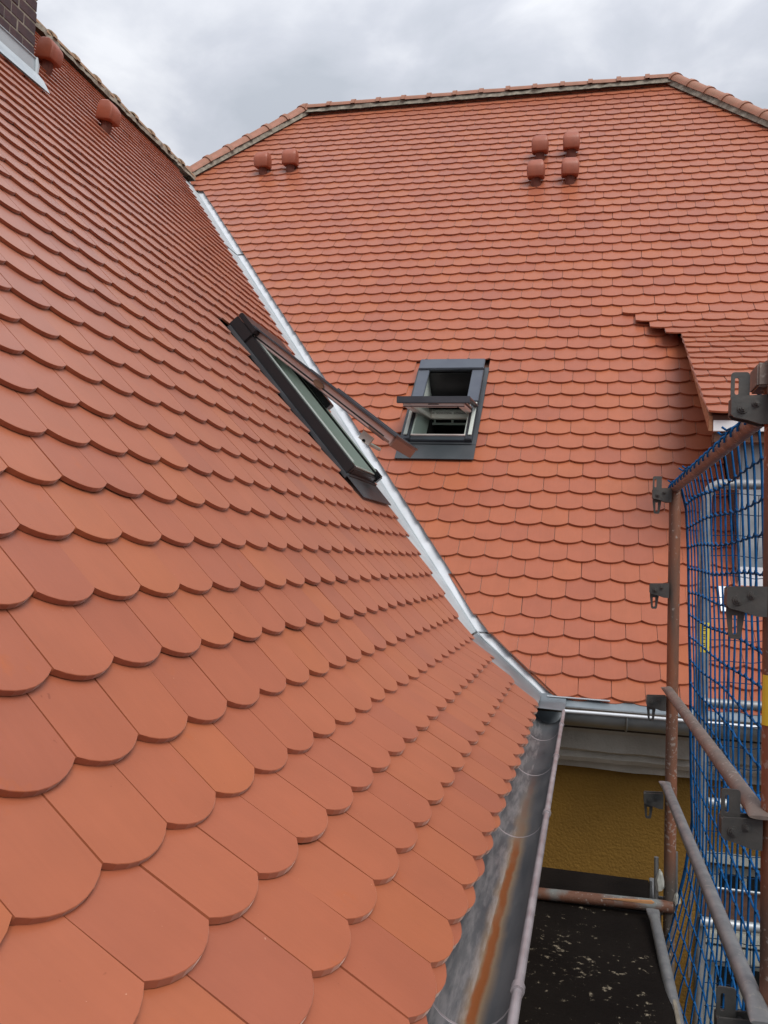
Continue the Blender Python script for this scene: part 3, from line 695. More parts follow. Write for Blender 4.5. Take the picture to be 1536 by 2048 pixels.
# raised fold seam
m = MB(); P0 = [valley_pts(z_, .06)+Vector((0, 0, .004)) for z_ in (-.745, -.5, -.44, .5, 1.5, 2.5, 3.5, 4.66)]
m.tube(P0, .004, 6); m.build('valley_seam', ZINCG, house, smooth=50)

# ------------------------------------------------------------------ gutters
def gutter_ring(c, rr, n=14):
    """half round in (lateral, height), from the back edge round the bottom to the front edge"""
    return [(c[0]-math.cos(math.pi*k/n)*rr, c[1]-math.sin(math.pi*k/n)*rr) for k in range(n+1)]
GC, GR = (-.190, -.785), .085
def mitre_y(x): return 4.640+(-.105-x)
m = MB(); ring = gutter_ring(GC, GR); ring2 = gutter_ring(GC, GR-.002)
ys = [-1.2, 0, 1, 2, 3, 4, 4.45]
for rg in (ring, ring2):
    vs = []
    for y_ in ys: vs += [(x_, y_, z_) for x_, z_ in rg]
    vs += [(x_, mitre_y(x_), z_) for x_, z_ in rg]
    n = len(rg); m.add(vs, [(a*n+k, a*n+k+1, (a+1)*n+k+1, (a+1)*n+k) for a in range(len(ys)) for k in range(n-1)])
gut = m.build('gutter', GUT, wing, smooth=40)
m = MB(); m.tube([(GC[0]+GR+.004, y_, GC[1]+.002+.002*math.sin(y_*2.3)) for y_ in [-1.2+.2*k for k in range(29)]]+[(-.101, 4.637, -.783)], .0095, 8); m.build('gutter_rim', GUTRIM, gut, smooth=60)
for y_ in (.55, 1.62, 2.75, 3.55, 4.25):
    m = MB(); rg = gutter_ring(GC, GR+.0025); m.tube([(x_, y_, z_) for x_, z_ in rg], .006, 6)
    m.tube([(GC[0]+GR+.004, y_-.012, GC[1]+.002), (GC[0]+GR+.004, y_+.012, GC[1]+.002)], .013, 8)
    m.build('gutter_bracket', GUTRIM, gut, smooth=50)
m = MB()
m.box((-.300, -1.2, -.79), (-.296, 4.70, -.712)); m.quad((-.262, -1.2, -.722), (-.262, 4.60, -.722), (-.292, 4.60, -.70), (-.292, -1.2, -.70))
m.build('drip_strip', ZINC, gut)
m = MB(); m.quad((-.30, 4.615, -.772), (-.095, 4.615, -.778), (-.095, 4.80, -.765), (-.30, 4.80, -.765)); m.quad((-.30, 4.80, -.765), (-.095, 4.80, -.765), (-.095, 4.90, -.738), (-.30, 4.90, -.738))
m.build('corner_sheet', ZINCD, gut)
# main gutter, runs along X
MC = (4.725, -.785)
ringm = [(MC[0]+math.cos(math.pi*k/14)*GR, MC[1]-math.sin(math.pi*k/14)*GR) for k in range(15)]      # back to front
m = MB()
for sh in (0, .002):
    vs = []; rg = [(y_ + (sh if y_ < MC[0] else -sh), z_+sh*.7) for y_, z_ in ringm]
    vs += [(-.105-(y_-4.640), y_, z_) for y_, z_ in rg]
    for x_ in (.1, .7, 1.5, 2.5, 4.0): vs += [(x_, y_, z_) for y_, z_ in rg]
    n = len(rg); m.add(vs, [(a*n+k, a*n+k+1, (a+1)*n+k+1, (a+1)*n+k) for a in range(5) for k in range(n-1)])
gm = m.build('gutter', ZINC, house, smooth=40)
m = MB(); m.tube([(-.10, 4.637, -.783)]+[(x_, 4.637, -.782+.0015*math.sin(x_*5)) for x_ in [.1*k for k in range(0, 41)]], .0095, 8); m.build('gutter_rim', ZINCB, gm, smooth=60)
m = MB()
for a, b in ((-.105, .98), (.985, 2.2), (2.205, 4.0)):
    m.quad((a, 4.80, -.805), (b, 4.80, -.805), (b, 4.875, -.752), (a, 4.875, -.752))
    m.quad((a, 4.875, -.752), (b, 4.875, -.752), (b, 4.95, -.70), (a, 4.95, -.70))
m.parts('drip_strip', ZINCD, gm)
m = MB(); m.box((-.20, 4.850, -.748), (.14, 4.868, -.742)); m.build('drip_strip', ZINCB, gm, bevel=.002)
m = MB()
for x_ in (.22, 1.0, 1.8): m.tube([(x_, y_, z_) for y_, z_ in [(MC[0]+math.cos(math.pi*k/12)*(GR+.0025), MC[1]-math.sin(math.pi*k/12)*(GR+.0025)) for k in range(13)]], .006, 6)
m.parts('gutter_bracket', ZINC, gm, smooth=50)

# ------------------------------------------------------------------ walls, cornice, facade windows
m = MB(); FY = 5.06
wins = [(.70, 1.75, -2.00, -1.62), (.70, 1.75, -3.9, -2.12)]       # x0,x1,z0,z1
def wall_grid(m, xs, zs, holes, y0, y1):
    for a, b in zip(xs, xs[1:]):
        for c, d in zip(zs, zs[1:]):
            cx, cz = (a+b)/2, (c+d)/2
            if any(h[0] < cx < h[1] and h[2] < cz < h[3] for h in holes): continue
            m.quad((a, y0, c), (b, y0, c), (b, y0, d), (a, y0, d))
    for x0, x1, z0, z1 in holes:
        m.quad((x0, y0, z0), (x0, y1, z0), (x0, y1, z1), (x0, y0, z1)); m.quad((x1, y0, z0), (x1, y0, z1), (x1, y1, z1), (x1, y1, z0))
        m.quad((x0, y0, z1), (x0, y1, z1), (x1, y1, z1), (x1, y0, z1)); m.quad((x0, y0, z0), (x1, y0, z0), (x1, y1, z0), (x0, y1, z0))
wall_grid(m, [-.6, .70, 1.75, 4.2], [GZ, -3.9, -2.12, -2.00, -1.62, -.75], wins, FY, FY+.16)
m.quad((4.2, FY, GZ), (4.2, yb, GZ), (4.2, yb, -.75), (4.2, FY, -.75))
m.build('wall', STUCCO, house)
m = MB(); cp = [(FY+.02, -.80), (4.86, -.80), (4.86, -.905), (4.885, -.93), (4.885, -1.025), (4.94, -1.045), (4.925, -1.075), (4.945, -1.10), (5.0, -1.105), (5.005, -1.15), (FY+.02, -1.155)]
nx = 60; vs = []
for k in range(nx+1):
    x_ = -.5+4.7*k/nx
    vs += [(x_, a+mnoise.noise(Vector((x_*6, j*3.1, 0)))*.006, b+mnoise.noise(Vector((x_*5, j*2.3, 4)))*.008) for j, (a, b) in enumerate(cp)]
n = len(cp); m.add(vs, [(i*n+j, i*n+j+1, (i+1)*n+j+1, (i+1)*n+j) for i in range(nx) for j in range(n-1)])
m.build('cornice', CORN, house, smooth=35)
m = MB(); m.box((-.45, 4.80, -.895), (4.2, 4.857, -.79)); m.build('soffit', DIRTSHADE, house)
for (x0, x1, z0, z1) in wins:
    m = MB(); fw_ = .055
    m.box((x0, FY+.05, z1-fw_), (x1, FY+.11, z1)); m.box((x0, FY+.05, z0), (x1, FY+.11, z0+fw_*.6))
    m.box((x0, FY+.05, z0+fw_*.6), (x0+fw_, FY+.11, z1-fw_)); m.box((x1-fw_, FY+.05, z0+fw_*.6), (x1, FY+.11, z1-fw_))
    for xm in (x0+.165, x0+.52): m.box((xm, FY+.055, z0+fw_*.6), (xm+.035, FY+.105, z1-fw_))
    w = m.build('window', WHITEF, house, bevel=.004)
    m = MB(); m.box((x0+.01, FY+.078, z0+.01), (x1-.01, FY+.084, z1-.01)); m.build('pane', PANE, w)
m = MB(); m.box((.64, FY-.03, -1.60), (1.85, FY-.002, -1.545)); m.box((.64, FY-.04, -2.112), (1.85, FY-.002, -2.035)); m.box((.64, FY-.05, -2.02), (1.85, FY-.002, -1.965)); m.box((.64, FY-.02, -3.95), (.698, FY-.002, -2.115))
m.parts('window_trim', WHITEF, house, bevel=.004)
m = MB(); m.box((-.42, -1.2, GZ), (-.36, FY-.02, -.86)); m.box((-.40, -1.2, -.86), (-.305, FY-.02, -.80)); m.build('wall', STUCCO, wing)

# ------------------------------------------------------------------ roof windows
def frame_main(cu, z):
    O = Vector((cu, main_y(z), z)); V = Vector((0, math.cos(B2), math.sin(B2))); U = Vector((1, 0, 0)); N = U.cross(V)
    return lambda u, v, n: tuple(O+U*u+V*v+N*n)
def frame_wing(cu, z):
    O = Vector((wing_x(z), cu, z)); V = Vector((-math.cos(A2), 0, math.sin(A2))); U = Vector((0, 1, 0)); N = U.cross(V)
    return lambda u, v, n: tuple(O+U*u+V*v+N*n)
def roof_window(F, w, L, parent, frame_mat, lining_mat, apron, nf=.052, cw=.035, cmat=None, top_mat=None):
    h = w/2; rw_ = .052
    m = MB()
    m.box((-h, apron, -.06), (-h+rw_, apron+L, nf), F); m.box((h-rw_, apron, -.06), (h, apron+L, nf), F)
    m.box((-h+rw_, apron, -.06), (h-rw_, apron+rw_, nf*.72), F); m.box((-h+rw_, apron+L-rw_, -.06), (h-rw_, apron+L, nf+.012), F)
    fr = m.build('roof_window', frame_mat, parent, bevel=.005)
    m = MB()                                            # flashing collar and apron sheet
    m.box((-h-cw, apron-.02, -.012), (-h-.001, apron+L+.015, .012), F); m.box((h+.001, apron-.02, -.012), (h+cw, apron+L+.015, .012), F)
    m.box((-h, apron+L+.001, -.012), (h, apron+L+.02, .014), F)
    m.box((-h-cw, 0, .006), (h+cw, apron-.021, .012), F); m.box((-h, apron-.021, .004), (h, apron-.001, .020), F)
    m.parts('flashing_collar', cmat or ANTHC, fr, bevel=.002)
    d = -.34; t = .012; i = rw_+.0005; tp = nf-.014       # lining: boards from the frame down into the room
    m = MB()
    m.box((-h+i, apron+i, d), (-h+i+t, apron+L-i, tp), F); m.box((h-i-t, apron+i, d), (h-i, apron+L-i, tp), F)
    m.box((-h+i+t+.0005, apron+i, d), (h-i-t-.0005, apron+i+t, -.002), F)
    m.parts('lining', lining_mat, fr)
    m = MB(); m.box((-h+i+t+.0005, apron+L-i-t, d), (h-i-t-.0005, apron+L-i, tp-.02), F); m.build('lining', top_mat or lining_mat, fr)
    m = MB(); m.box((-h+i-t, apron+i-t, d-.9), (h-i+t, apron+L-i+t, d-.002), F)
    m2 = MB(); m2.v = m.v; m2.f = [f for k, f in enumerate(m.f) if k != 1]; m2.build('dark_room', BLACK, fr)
    return fr
def sash(F, fr, w, L, piv, ang, white, cover, side_cover, bar=True):
    """sash hung from height piv on the frame, turned outward by ang; local s runs down from the pivot line"""
    def G(u, s, n):
        c, k = math.cos(ang), math.sin(ang)
        return F(u, piv-(s*c+n*k*0)-n*0+(-n*k*-1 if False else 0), 0) if False else F(u, piv-s*c-n*k, s*k*1.0-0+n*c)
    return G

# --- window in the main roof, sash pivoted at mid height and swung out to the horizontal
SMZ = .728; FM = frame_main(-1.158, SMZ); AP = .185; WL, WW = .95, .535
frm = roof_window(FM, WW, WL, house, ANTH, LINING, AP, top_mat=ANTHB)
m = MB()                                                 # upper cover profiles
m.box((-WW/2-.006, AP+WL-.10, .066), (WW/2+.006, AP+WL+.035, .092), FM); m.parts('top_cover', ANTHL, frm, bevel=.006)
m = MB()
m.box((-WW/2-.004, AP+WL*.46, .0535), (-WW/2+.088, AP+WL-.101, .076), FM); m.box((WW/2-.088, AP+WL*.46, .0535), (WW/2+.004, AP+WL-.101, .076), FM)
m.parts('side_cover', ANTHL, frm, bevel=.004)
m = MB(); m.box((-WW/2+.002, AP+.04, .053), (-WW/2+.03, AP+WL*.46, .064), FM); m.box((WW/2-.03, AP+.04, .053), (WW/2-.002, AP+WL*.46, .064), FM); m.parts('track', LINING, frm, bevel=.002)
m = MB(); m.box((-WW/2+.053, AP+.0525, .0), (WW/2-.053, AP+.066, .045), FM); m.build('sill', SASHW, frm, bevel=.002)
def sash_parts(G, fr, w, s0, s1, t=.052, rail=.055, skin=None, bar_at_top=True):
    h = w/2
    m = MB(); m.box((-h, s0, -t), (-h+rail, s1, 0), G); m.box((h-rail, s0, -t), (h, s1, 0), G)
    m.box((-h+rail, s1-rail*1.25, -t), (h-rail, s1, 0), G); m.box((-h+rail, s0, -t), (h-rail, s0+rail, 0), G)
    sa = m.build('sash', SASHW, fr, bevel=.006)
    return sa
# sash of main window: local frame with s pointing from pivot towards the swung-out bottom edge
def turn(F, piv, ang, lift=.03):
    c, k = math.cos(ang), math.sin(ang)
    return lambda u, s, n: F(u, piv-s*c+n*k, lift+s*k+n*c)
GM = turn(FM, AP+WL*.43, B2-R(3.0))
sm = sash_parts(GM, frm, WW-.07, -WL*.46, WL*.50)
# --- sub-level parts hang on the window itself (thing > part > sub-part)
hW = (WW-.07)/2
m = MB(); m.box((-hW-.045, .0, .001), (-hW-.005, WL*.515, .020), GM); m.box((hW+.005, 0, .001), (hW+.045, WL*.515, .020), GM); m.box((-hW-.045, WL*.50+.003, -.030), (hW+.045, WL*.515+.010, .022), GM)
m.parts('sash_cover', ANTH, frm, bevel=.004)
m = MB(); m.box((-hW+.0, WL*.50-.012, -.0535), (hW, WL*.50+.002, -.050), GM); m.box((-.04, WL*.50+.0005, -.040), (.04, WL*.50+.0035, -.034), GM); m.box((-hW, .02, -.034), (-hW-.003, WL*.49, -.020), GM); m.box((hW, .02, -.034), (hW+.003, WL*.49, -.020), GM)
m.parts('gasket', GASKET, frm)
m = MB(); m.box((-hW+.05, -WL*.44, -.030), (hW-.05, WL*.46, -.018), GM); m.build('pane', GLASS, frm)
m = MB(); m.tube([GM(-hW+.06, -WL*.47, -.085), GM(hW-.06, -WL*.47, -.085)], .011, 8)
for u_ in (-hW+.08, 0, hW-.08): m.box((u_-.008, -WL*.475, -.085), (u_+.008, -WL*.455, -.05), GM)
m.build('control_bar', LINING, frm, smooth=50)

# --- window in the wing roof, sash hung at the top and propped open
FWI = frame_wing(5.12, .318); APW, WLW, WWW = .185, 1.175, .655
frw = roof_window(FWI, WWW, WLW, wing, ANTHB, LININGG, APW, nf=.075, cw=.022)
m = MB(); m.box((-WWW/2-.012, APW+WLW-.13, .085), (WWW/2+.012, APW+WLW+.03, .118), FWI); m.box((-WWW/2-.012, APW+WLW-.13, .010), (-WWW/2-.002, APW+WLW+.03, .084), FWI); m.box((WWW/2+.002, APW+WLW-.13, .010), (WWW/2+.012, APW+WLW+.03, .084), FWI); m.parts('top_cover', ANTHB, frw, bevel=.006)
m = MB(); m.box((WWW/2-.07, APW+WLW*.50, .079), (WWW/2+.01, APW+WLW-.131, .125), FWI); m.parts('side_cover', ANTHB, frw, bevel=.005)
m = MB(); m.box((-WWW/2+.053, APW+.04, .076), (-WWW/2+.058, APW+WLW-.08, .084), FWI); m.box((WWW/2-.058, APW+.04, .076), (WWW/2-.053, APW+WLW-.08, .084), FWI); m.box((-WWW/2+.053, APW+.03, .055), (WWW/2-.053, APW+.045, .062), FWI); m.parts('track', LINING, frw)
m = MB(); m.box((WWW/2-.055, APW-.01, .02), (WWW/2+.012, APW+.07, .085), FWI); m.build('corner_cap', ANTHB, frw, bevel=.008)
OPEN = R(13.0)
GW = turn(FWI, APW+WLW-.06, OPEN, lift=.105)
sw_ = sash_parts(GW, frw, WWW-.10, .0, WLW-.02, t=.056, rail=.05)
hW = (WWW-.10)/2; SL = WLW-.02
m = MB(); m.box((-hW-.04, SL*.42, .001), (-hW+.012, SL+.012, .016), GW); m.box((hW-.012, SL*.42, .001), (hW+.04, SL+.012, .016), GW); m.box((-hW-.04, .0, .001), (-hW+.012, SL*.42-.002, .012), GW); m.box((-hW+.013, SL-.05, .001), (hW-.013, SL+.012, .014), GW)
m.parts('sash_cover', ANTH, frw, bevel=.003)
m = MB(); m.box((-hW-.003, SL*.05, -.042), (-hW+.004, SL-.06, -.033), GW); m.box((-hW-.003, SL*.30, -.0595), (-hW+.03, SL-.05, -.057), GW); m.parts('gasket', GASKET, frw)
m = MB(); m.box((-hW-.012, SL+.001, -.062), (hW+.012, SL+.012, .000), GW); m.box((-hW-.006, SL-.17, -.052), (-hW+.02, SL-.012, -.040), GW)
m.parts('sash_end_cap', SASHB, frw, bevel=.003)
m = MB(); m.box((-hW+.05, .06, -.034), (hW-.05, SL-.06, -.018), GW); m.build('pane', GLASS, frw)
m = MB(); m.tube([GW(-hW+.06, SL-.16, -.135), GW(hW-.1, SL-.16, -.135)], .012, 8); m.box((-hW+.06, SL-.20, -.14), (-hW+.085, SL-.12, -.085), GW); m.build('handle', LINING, frw, smooth=50)
m = MB(); m.prism([(SL*.50+.04*math.cos(a_)*1.0, -.030+.020*math.sin(a_)) for a_ in [k*math.pi/6 for k in range(12)]], .006, lambda a_, b_, c_: GW(-hW-.014+c_, a_, b_)); m.build('hinge_plate', mat('hinge_brass', (.22, .14, .09), .4, .6), frw, bevel=.001)

# ------------------------------------------------------------------ chimney
C = CHIM; m = MB(); m.box((C['x0']+.006, C['y0']+.006, 2.55), (C['x1']-.006, C['y1']-.006, 5.9)); chim = m.build('chimney', MORTAR, wing)
bs = MB(); bs.box((-.0555, -.06, -.0345), (.0555, .06, .0345)); bme = None
nb = 0
def put_brick(P, rot, long=1.0):
    global bme, nb
    M = Matrix.Translation(P) @ Matrix.Rotation(rot+random.gauss(0, .006), 4, 'Z') @ Matrix.Diagonal((1, long, 1, 1))
    if bme is None:
        o = bs.build('brick', BRICK, chim, bevel=.004, seg=1); bme = o.data; o.matrix_basis = M
    else: link('brick', bme, chim, M)
z_ = 3.205+.04; row = 0
while z_ < 4.75:
    sh = .0625 if row % 2 else 0
    y_ = C['y1']-.0565
    k = 0
    while True:                                          # +X face, headers
        yy = C['y1']-.0565-k*.125-(sh if k else 0)
        if k == 0 and sh:
            put_brick(Vector((C['x1']-.058, yy-.026, z_)), 0, 1.47); k += 1; continue
        if yy-.05 < C['y0']: break
        put_brick(Vector((C['x1']-.058+random.gauss(0, .0012), yy, z_)), 0); k += 1
    for k in range(0, 4):
        xx = C['x1']-.12-.0565-.02-k*.125
        if xx-.05 < C['x0']: break
        put_brick(Vector((xx, C['y1']-.058, z_)), 0); put_brick(Vector((xx, C['y0']+.058, z_)), 0)
    z_ += .0785; row += 1
m = MB(); x1 = C['x1']
m.box((x1+.002, C['y0']-.02, 3.06), (x1+.006, C['y1']+.012, 3.212)); m.box((x1+.006, C['y0']-.02, 3.205), (x1+.014, C['y1']+.014, 3.213))
m.box((x1-.62, C['y1']+.002, 3.06), (x1+.006, C['y1']+.006, 3.212)) if False else None
cf = m.build('chimney_flashing', ZINCG, wing, bevel=.001)
m = MB()
vA, c_ = math.cos(A2), math.sin(A2)
def roofp(x_, y_, o): return (x_+o*c_, y_, wing_z(x_)+o*vA)
m.quad(roofp(x1+.0, C['y0']-.1, .022), roofp(x1+.0, C['y1']+.02, .022), roofp(x1+.165, C['y1']-.05, .016), roofp(x1+.185, C['y0']-.1, .016))
m.quad(roofp(x1+.0, C['y1']+.02, .022), roofp(x1-.4, C['y1']+.02, .03), roofp(x1-.4, C['y1']+.07, .02), roofp(x1+.03, C['y1']+.06, .018), roofp(x1+.165, C['y1']-.05, .016))
ob = m.build('apron_sheet', mat('flashing_blue_grey', (.42, .47, .50), .5, .25, var=(.50, .55, .58), vscale=6), cf)
mod = None
m = MB(); m.box((x1+.003, C['y0']-.02, 3.045), (x1+.012, C['y1']+.01, 3.0595)); m.build('sealing_strip', REDST, cf)
m = MB(); m.tube([(x1+.008, C['y1']+.012, 3.215), (x1+.014, C['y1']+.016, 3.16), (x1+.010, C['y1']+.018, 3.10), (x1+.018, C['y1']+.02, 3.06)], .013, 6, radii=[.010, .016, .012, .017]); m.build('folded_corner', ZINCG, cf, smooth=30)

# ------------------------------------------------------------------ vent hoods
def hood_geo():
    """rounded clay cowl: a lofted rounded-rectangle bell, open below"""
    m = MB(); n = 16; rings = []
    for h_, sx, sy, oy in ((0, .094, .088, 0), (.015, .101, .094, 0), (.115, .104, .097, 0), (.150, .100, .088, .006), (.195, .088, .062, .022), (.215, .066, .038, .03), (.220, .040, .020, .03)):
        ring = []
        for k in range(n):
            a_ = 2*math.pi*k/n+math.pi/n; ca, sa_ = math.cos(a_), math.sin(a_); e_ = .30
            ring.append((math.copysign(abs(ca)**e_, ca)*sx, math.copysign(abs(sa_)**e_, sa_)*sy+oy, h_))
        rings.append(ring)
    vs = [q for g in rings for q in g]; fs = []
    for i in range(len(rings)-1): fs += [(i*n+k, i*n+(k+1) % n, (i+1)*n+(k+1) % n, (i+1)*n+k) for k in range(n)]
    fs.append(tuple(range((len(rings)-1)*n, len(rings)*n))); fs.append(tuple(reversed(range(n))))
    m.add(vs, fs); return m
hood_me = stalk_me = plate_me = None
def vent(parent, base, Mrot, scale=1.0, nrm=Vector((0, -.75, .66)), plate_rot=None):
    """cowl on a short stalk that comes out of a tile"""
    global hood_me, stalk_me, plate_me
    T = Matrix.Translation(base) @ Mrot @ Matrix.Scale(scale, 4)
    if stalk_me is None:
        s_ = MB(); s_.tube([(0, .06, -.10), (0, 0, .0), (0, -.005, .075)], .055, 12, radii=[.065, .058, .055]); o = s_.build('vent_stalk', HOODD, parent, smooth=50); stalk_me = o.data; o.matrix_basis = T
        v = o
    else: v = link('vent_stalk', stalk_me, parent, T)
    TH = T @ Matrix.Translation((0, -.01, .055)) @ Matrix.Rotation(R(8), 4, 'X')
    if hood_me is None:
        o = hood_geo().build('vent_hood', HOOD, parent, smooth=28, bevel=.006); hood_me = o.data; o.matrix_basis = TH
    else: link('vent_hood', hood_me, parent, TH)
for x_, y_ in VENT_M: vent(roof_m, Vector((x_, y_-.03, main_z(y_-.03)+.02)), Matrix.Rotation(random.gauss(0, .04), 4, 'Z'), .92)
for x_, y_ in ((-3.90, 5.985), (-4.05, 5.40)): vent(roof_w, Vector((x_, y_, wing_z(x_)+.02)), Matrix.Rotation(R(90)+random.gauss(0, .03), 4, 'Z'), .78)

# ------------------------------------------------------------------ ground
m = MB(); m.quad((-400, -400, GZ), (400, -400, GZ), (400, 400, GZ), (-400, 400, GZ)); g = m.build('ground', GROUND); g['kind'] = 'structure'

# ------------------------------------------------------------------ near scaffold
AX, AY, BX, BY = .356, 3.82, .378, 1.91
scaf = thing('scaffold', 'rusty tube scaffold with guard rails standing beside the gutter', 'scaffold', (AX, 2.8, GZ))
def pole(x_, y_, z0, z1, r_=.0242, m_=RUST, lean=0):
    m = MB(); m.tube([(x_+lean*(z_), y_, z_) for z_ in (z0, -3, -1.5, 0, z1)], r_, 16); return m.build('upright_pole', m_, scaf, smooth=60)
pa = pole(AX, AY, GZ, .335, lean=-.012); pb = pole(BX, BY, GZ, .40, lean=-.012)
def plate(F, outer, holes, d, name, parent, m_, bevel=.0015):
    """flat plate with a through slot (outer hull and one hole, bridged)"""
    bm = bmesh.new()
    def ring(pts, c): return [bm.verts.new(F(a, b, c)) for a, b in pts]
    edges = []
    for pts in [outer]+holes:
        vs = ring(pts, 0)
        for i in range(len(vs)): edges.append(bm.edges.new((vs[i], vs[(i+1) % len(vs)])))
    r_ = bmesh.ops.triangle_fill(bm, edges=edges, use_beauty=True)
    ext = bmesh.ops.extrude_face_region(bm, geom=[f for f in bm.faces])
    d3 = Vector(F(0, 0, d))-Vector(F(0, 0, 0))
    bmesh.ops.translate(bm, vec=d3, verts=[v for v in ext['geom'] if isinstance(v, bmesh.types.BMVert)])
    bmesh.ops.recalc_face_normals(bm, faces=bm.faces)
    me = bpy.data.meshes.new(name); bm.to_mesh(me); bm.free(); me.materials.append(m_)
    return link(name, me, parent)
def rrect(x0, x1, y0, y1, r_, n=4):
    out = []
    for cx, cy, a0 in ((x1-r_, y0+r_, -90), (x1-r_, y1-r_, 0), (x0+r_, y1-r_, 90), (x0+r_, y0+r_, 180)):
        out += [(cx+r_*math.cos(R(a0+90*k/n)), cy+r_*math.sin(R(a0+90*k/n))) for k in range(n+1)]
    return out
def bracket(x_, y_, z_, par, up, down):
    """guard-rail box: two cheek plates with bolts and a slotted wedge"""
    F = lambda a, b, c: (x_-.020-a, y_-.022+c, z_+b)
    for c0 in (0, .034):
        G = lambda a, b, c, c0=c0: F(a, b, c+c0)
        body = [(0, -.034), (.02, -.034), (.045, -.026), (.072, -.020), (.078, -.014), (.078, .020), (.074, .024), (.0, .028)]
        plate(G, body, [], .006, 'rail_bracket', par, BRKT)
    m = MB(); m.box((.070, -.014, .006), (.078, .020, .034), F); m.build('bracket_spacer', BRKT, par, bevel=.001)
    m = MB()
    for a_, b_, r_ in ((.056, -.002, .0085), (.030, .009, .0065)):
        m.tube([F(a_, b_, -.0025), F(a_, b_, .0425)], r_*1.25, 16); m.tube([F(a_, b_, -.007), F(a_, b_, .046)], r_*.85, 6); m.tube([F(a_, b_, -.010), F(a_, b_, .049)], r_*.42, 8)
    m.build('bolt', BRKT, par, smooth=40)
    G = lambda a, b, c: F(a, b, .017+c)
    if up: plate(G, rrect(.040, .077, .004, .078, .007), [[(q[0], q[1]) for q in rrect(.0615, .0695, .030, .066, .0039, 3)][::-1]], .005, 'wedge', par, BRKT)
    if down: plate(G, [(.040, .0), (.040, -.03), (.046, -.078), (.050, -.083), (.066, -.083), (.070, -.078), (.076, -.03), (.076, .0)], [[(.054, -.035), (.054, -.070), (.057, -.074), (.061, -.074), (.063, -.070), (.064, -.035)][::-1]], .005, 'wedge', par, BRKT)
for z_, u_, d_ in ((.307, 1, 1), (-.098, 0, 1), (-.571, 0, 1), (-.976, 0, 1)): bracket(AX, AY-.01, z_, pa, u_, d_)
for z_, u_, d_ in ((.337, 1, 0), (-.06, 0, 1), (-.528, 1, 0), (-.925, 1, 0)): bracket(BX, BY-.01, z_, pb, u_, d_)
def rail(p0, p1, r_, m_, flat0=True, flat1=True, name='guard_rail', n=14):
    a, b = Vector(p0), Vector(p1); L = (b-a).length; t = [0, .03/L, .09/L, .5, 1-.09/L, 1-.03/L, 1]
    rad = [(r_*1.25, .004) if flat0 else r_, (r_*1.25, .005) if flat0 else r_, r_, r_, r_, (r_*1.25, .005) if flat1 else r_, (r_*1.25, .004) if flat1 else r_]
    m = MB(); m.tube([a.lerp(b, k) for k in t], r_, n, radii=rad); return m.build(name, m_, scaf, smooth=50)
rail((.352, 3.86, .338), (.392, .85, .362), .0205, RAILB, False, False)
rail((.336, 3.79, -.508), (.352, 1.86, -.492), .0190, RAILB)
rail((.338, 3.79, -.898), (.352, 1.80, -.862), .0190, GALV)
rail((.300, 3.74, -1.405), (.345, 2.55, -1.52), .0210, GALV, True, False, 'brace_tube')
m = MB(); m.tube([(-.26, 3.80, -1.428), (.33, 3.80, -1.409), (.385, 3.80, -1.408)], .0242, 16); m.build('transom_tube', RUSTD, scaf, smooth=60)
# clamp on the near pole at the top rail
m = MB(); m.tube([(BX-.0, BY, .375), (BX-.0, BY, .44)], .034, 14); m.box((BX-.05, BY-.04, .38), (BX-.0, BY+.05, .43)); m.box((BX-.03, BY-.06, .36), (BX-.015, BY-.03, .45)); m.build('tube_clamp', RAILB, scaf, smooth=35, bevel=.004)
# decks: near board with lichen, and the short board beyond the transom
m = MB(); m.box((-.345, .2, -1.485), (.318, 3.83, -1.452)); dk = m.build('deck_board', DECK, scaf, bevel=.002)
m = MB(); m.box((.3185, .2, -1.488), (.332, 3.765, -1.447)); m.build('deck_edge', WOODE, scaf, bevel=.002)
m = MB(); m.box((-.345, 3.84, -1.475), (.315, 4.19, -1.445)); m.build('deck_board', DECKP, scaf, bevel=.002)
m = MB(); m.box((.318, 3.84, -1.50), (.345, 4.20, -1.435)); m.box((.345, 3.95, -1.50), (.40, 4.0, -1.44)); m.box((.33, 3.86, -1.47), (.39, 3.875, -1.395)); m.parts('deck_hook', GALV, scaf, bevel=.003)
m = MB(); m.tube([(.305, 3.93, -1.36), (.301, 3.86, -1.44)], .006, 8); m.tube([(.301+.017*math.cos(k*R(30)), 3.862+.012*math.sin(k*R(30)), -1.418) for k in range(13)], .005, 6); m.build('hook_bolt', BRKT, scaf, smooth=50)
m = MB(); m.tube([(.318, 3.84, -1.225), (.322, 3.84, -1.42)], .0095, 10); m.tube([(.395, 3.86, -1.20), (.40, 3.86, -1.44)], .011, 10); m.parts('spigot_pin', GALV, scaf, smooth=50)
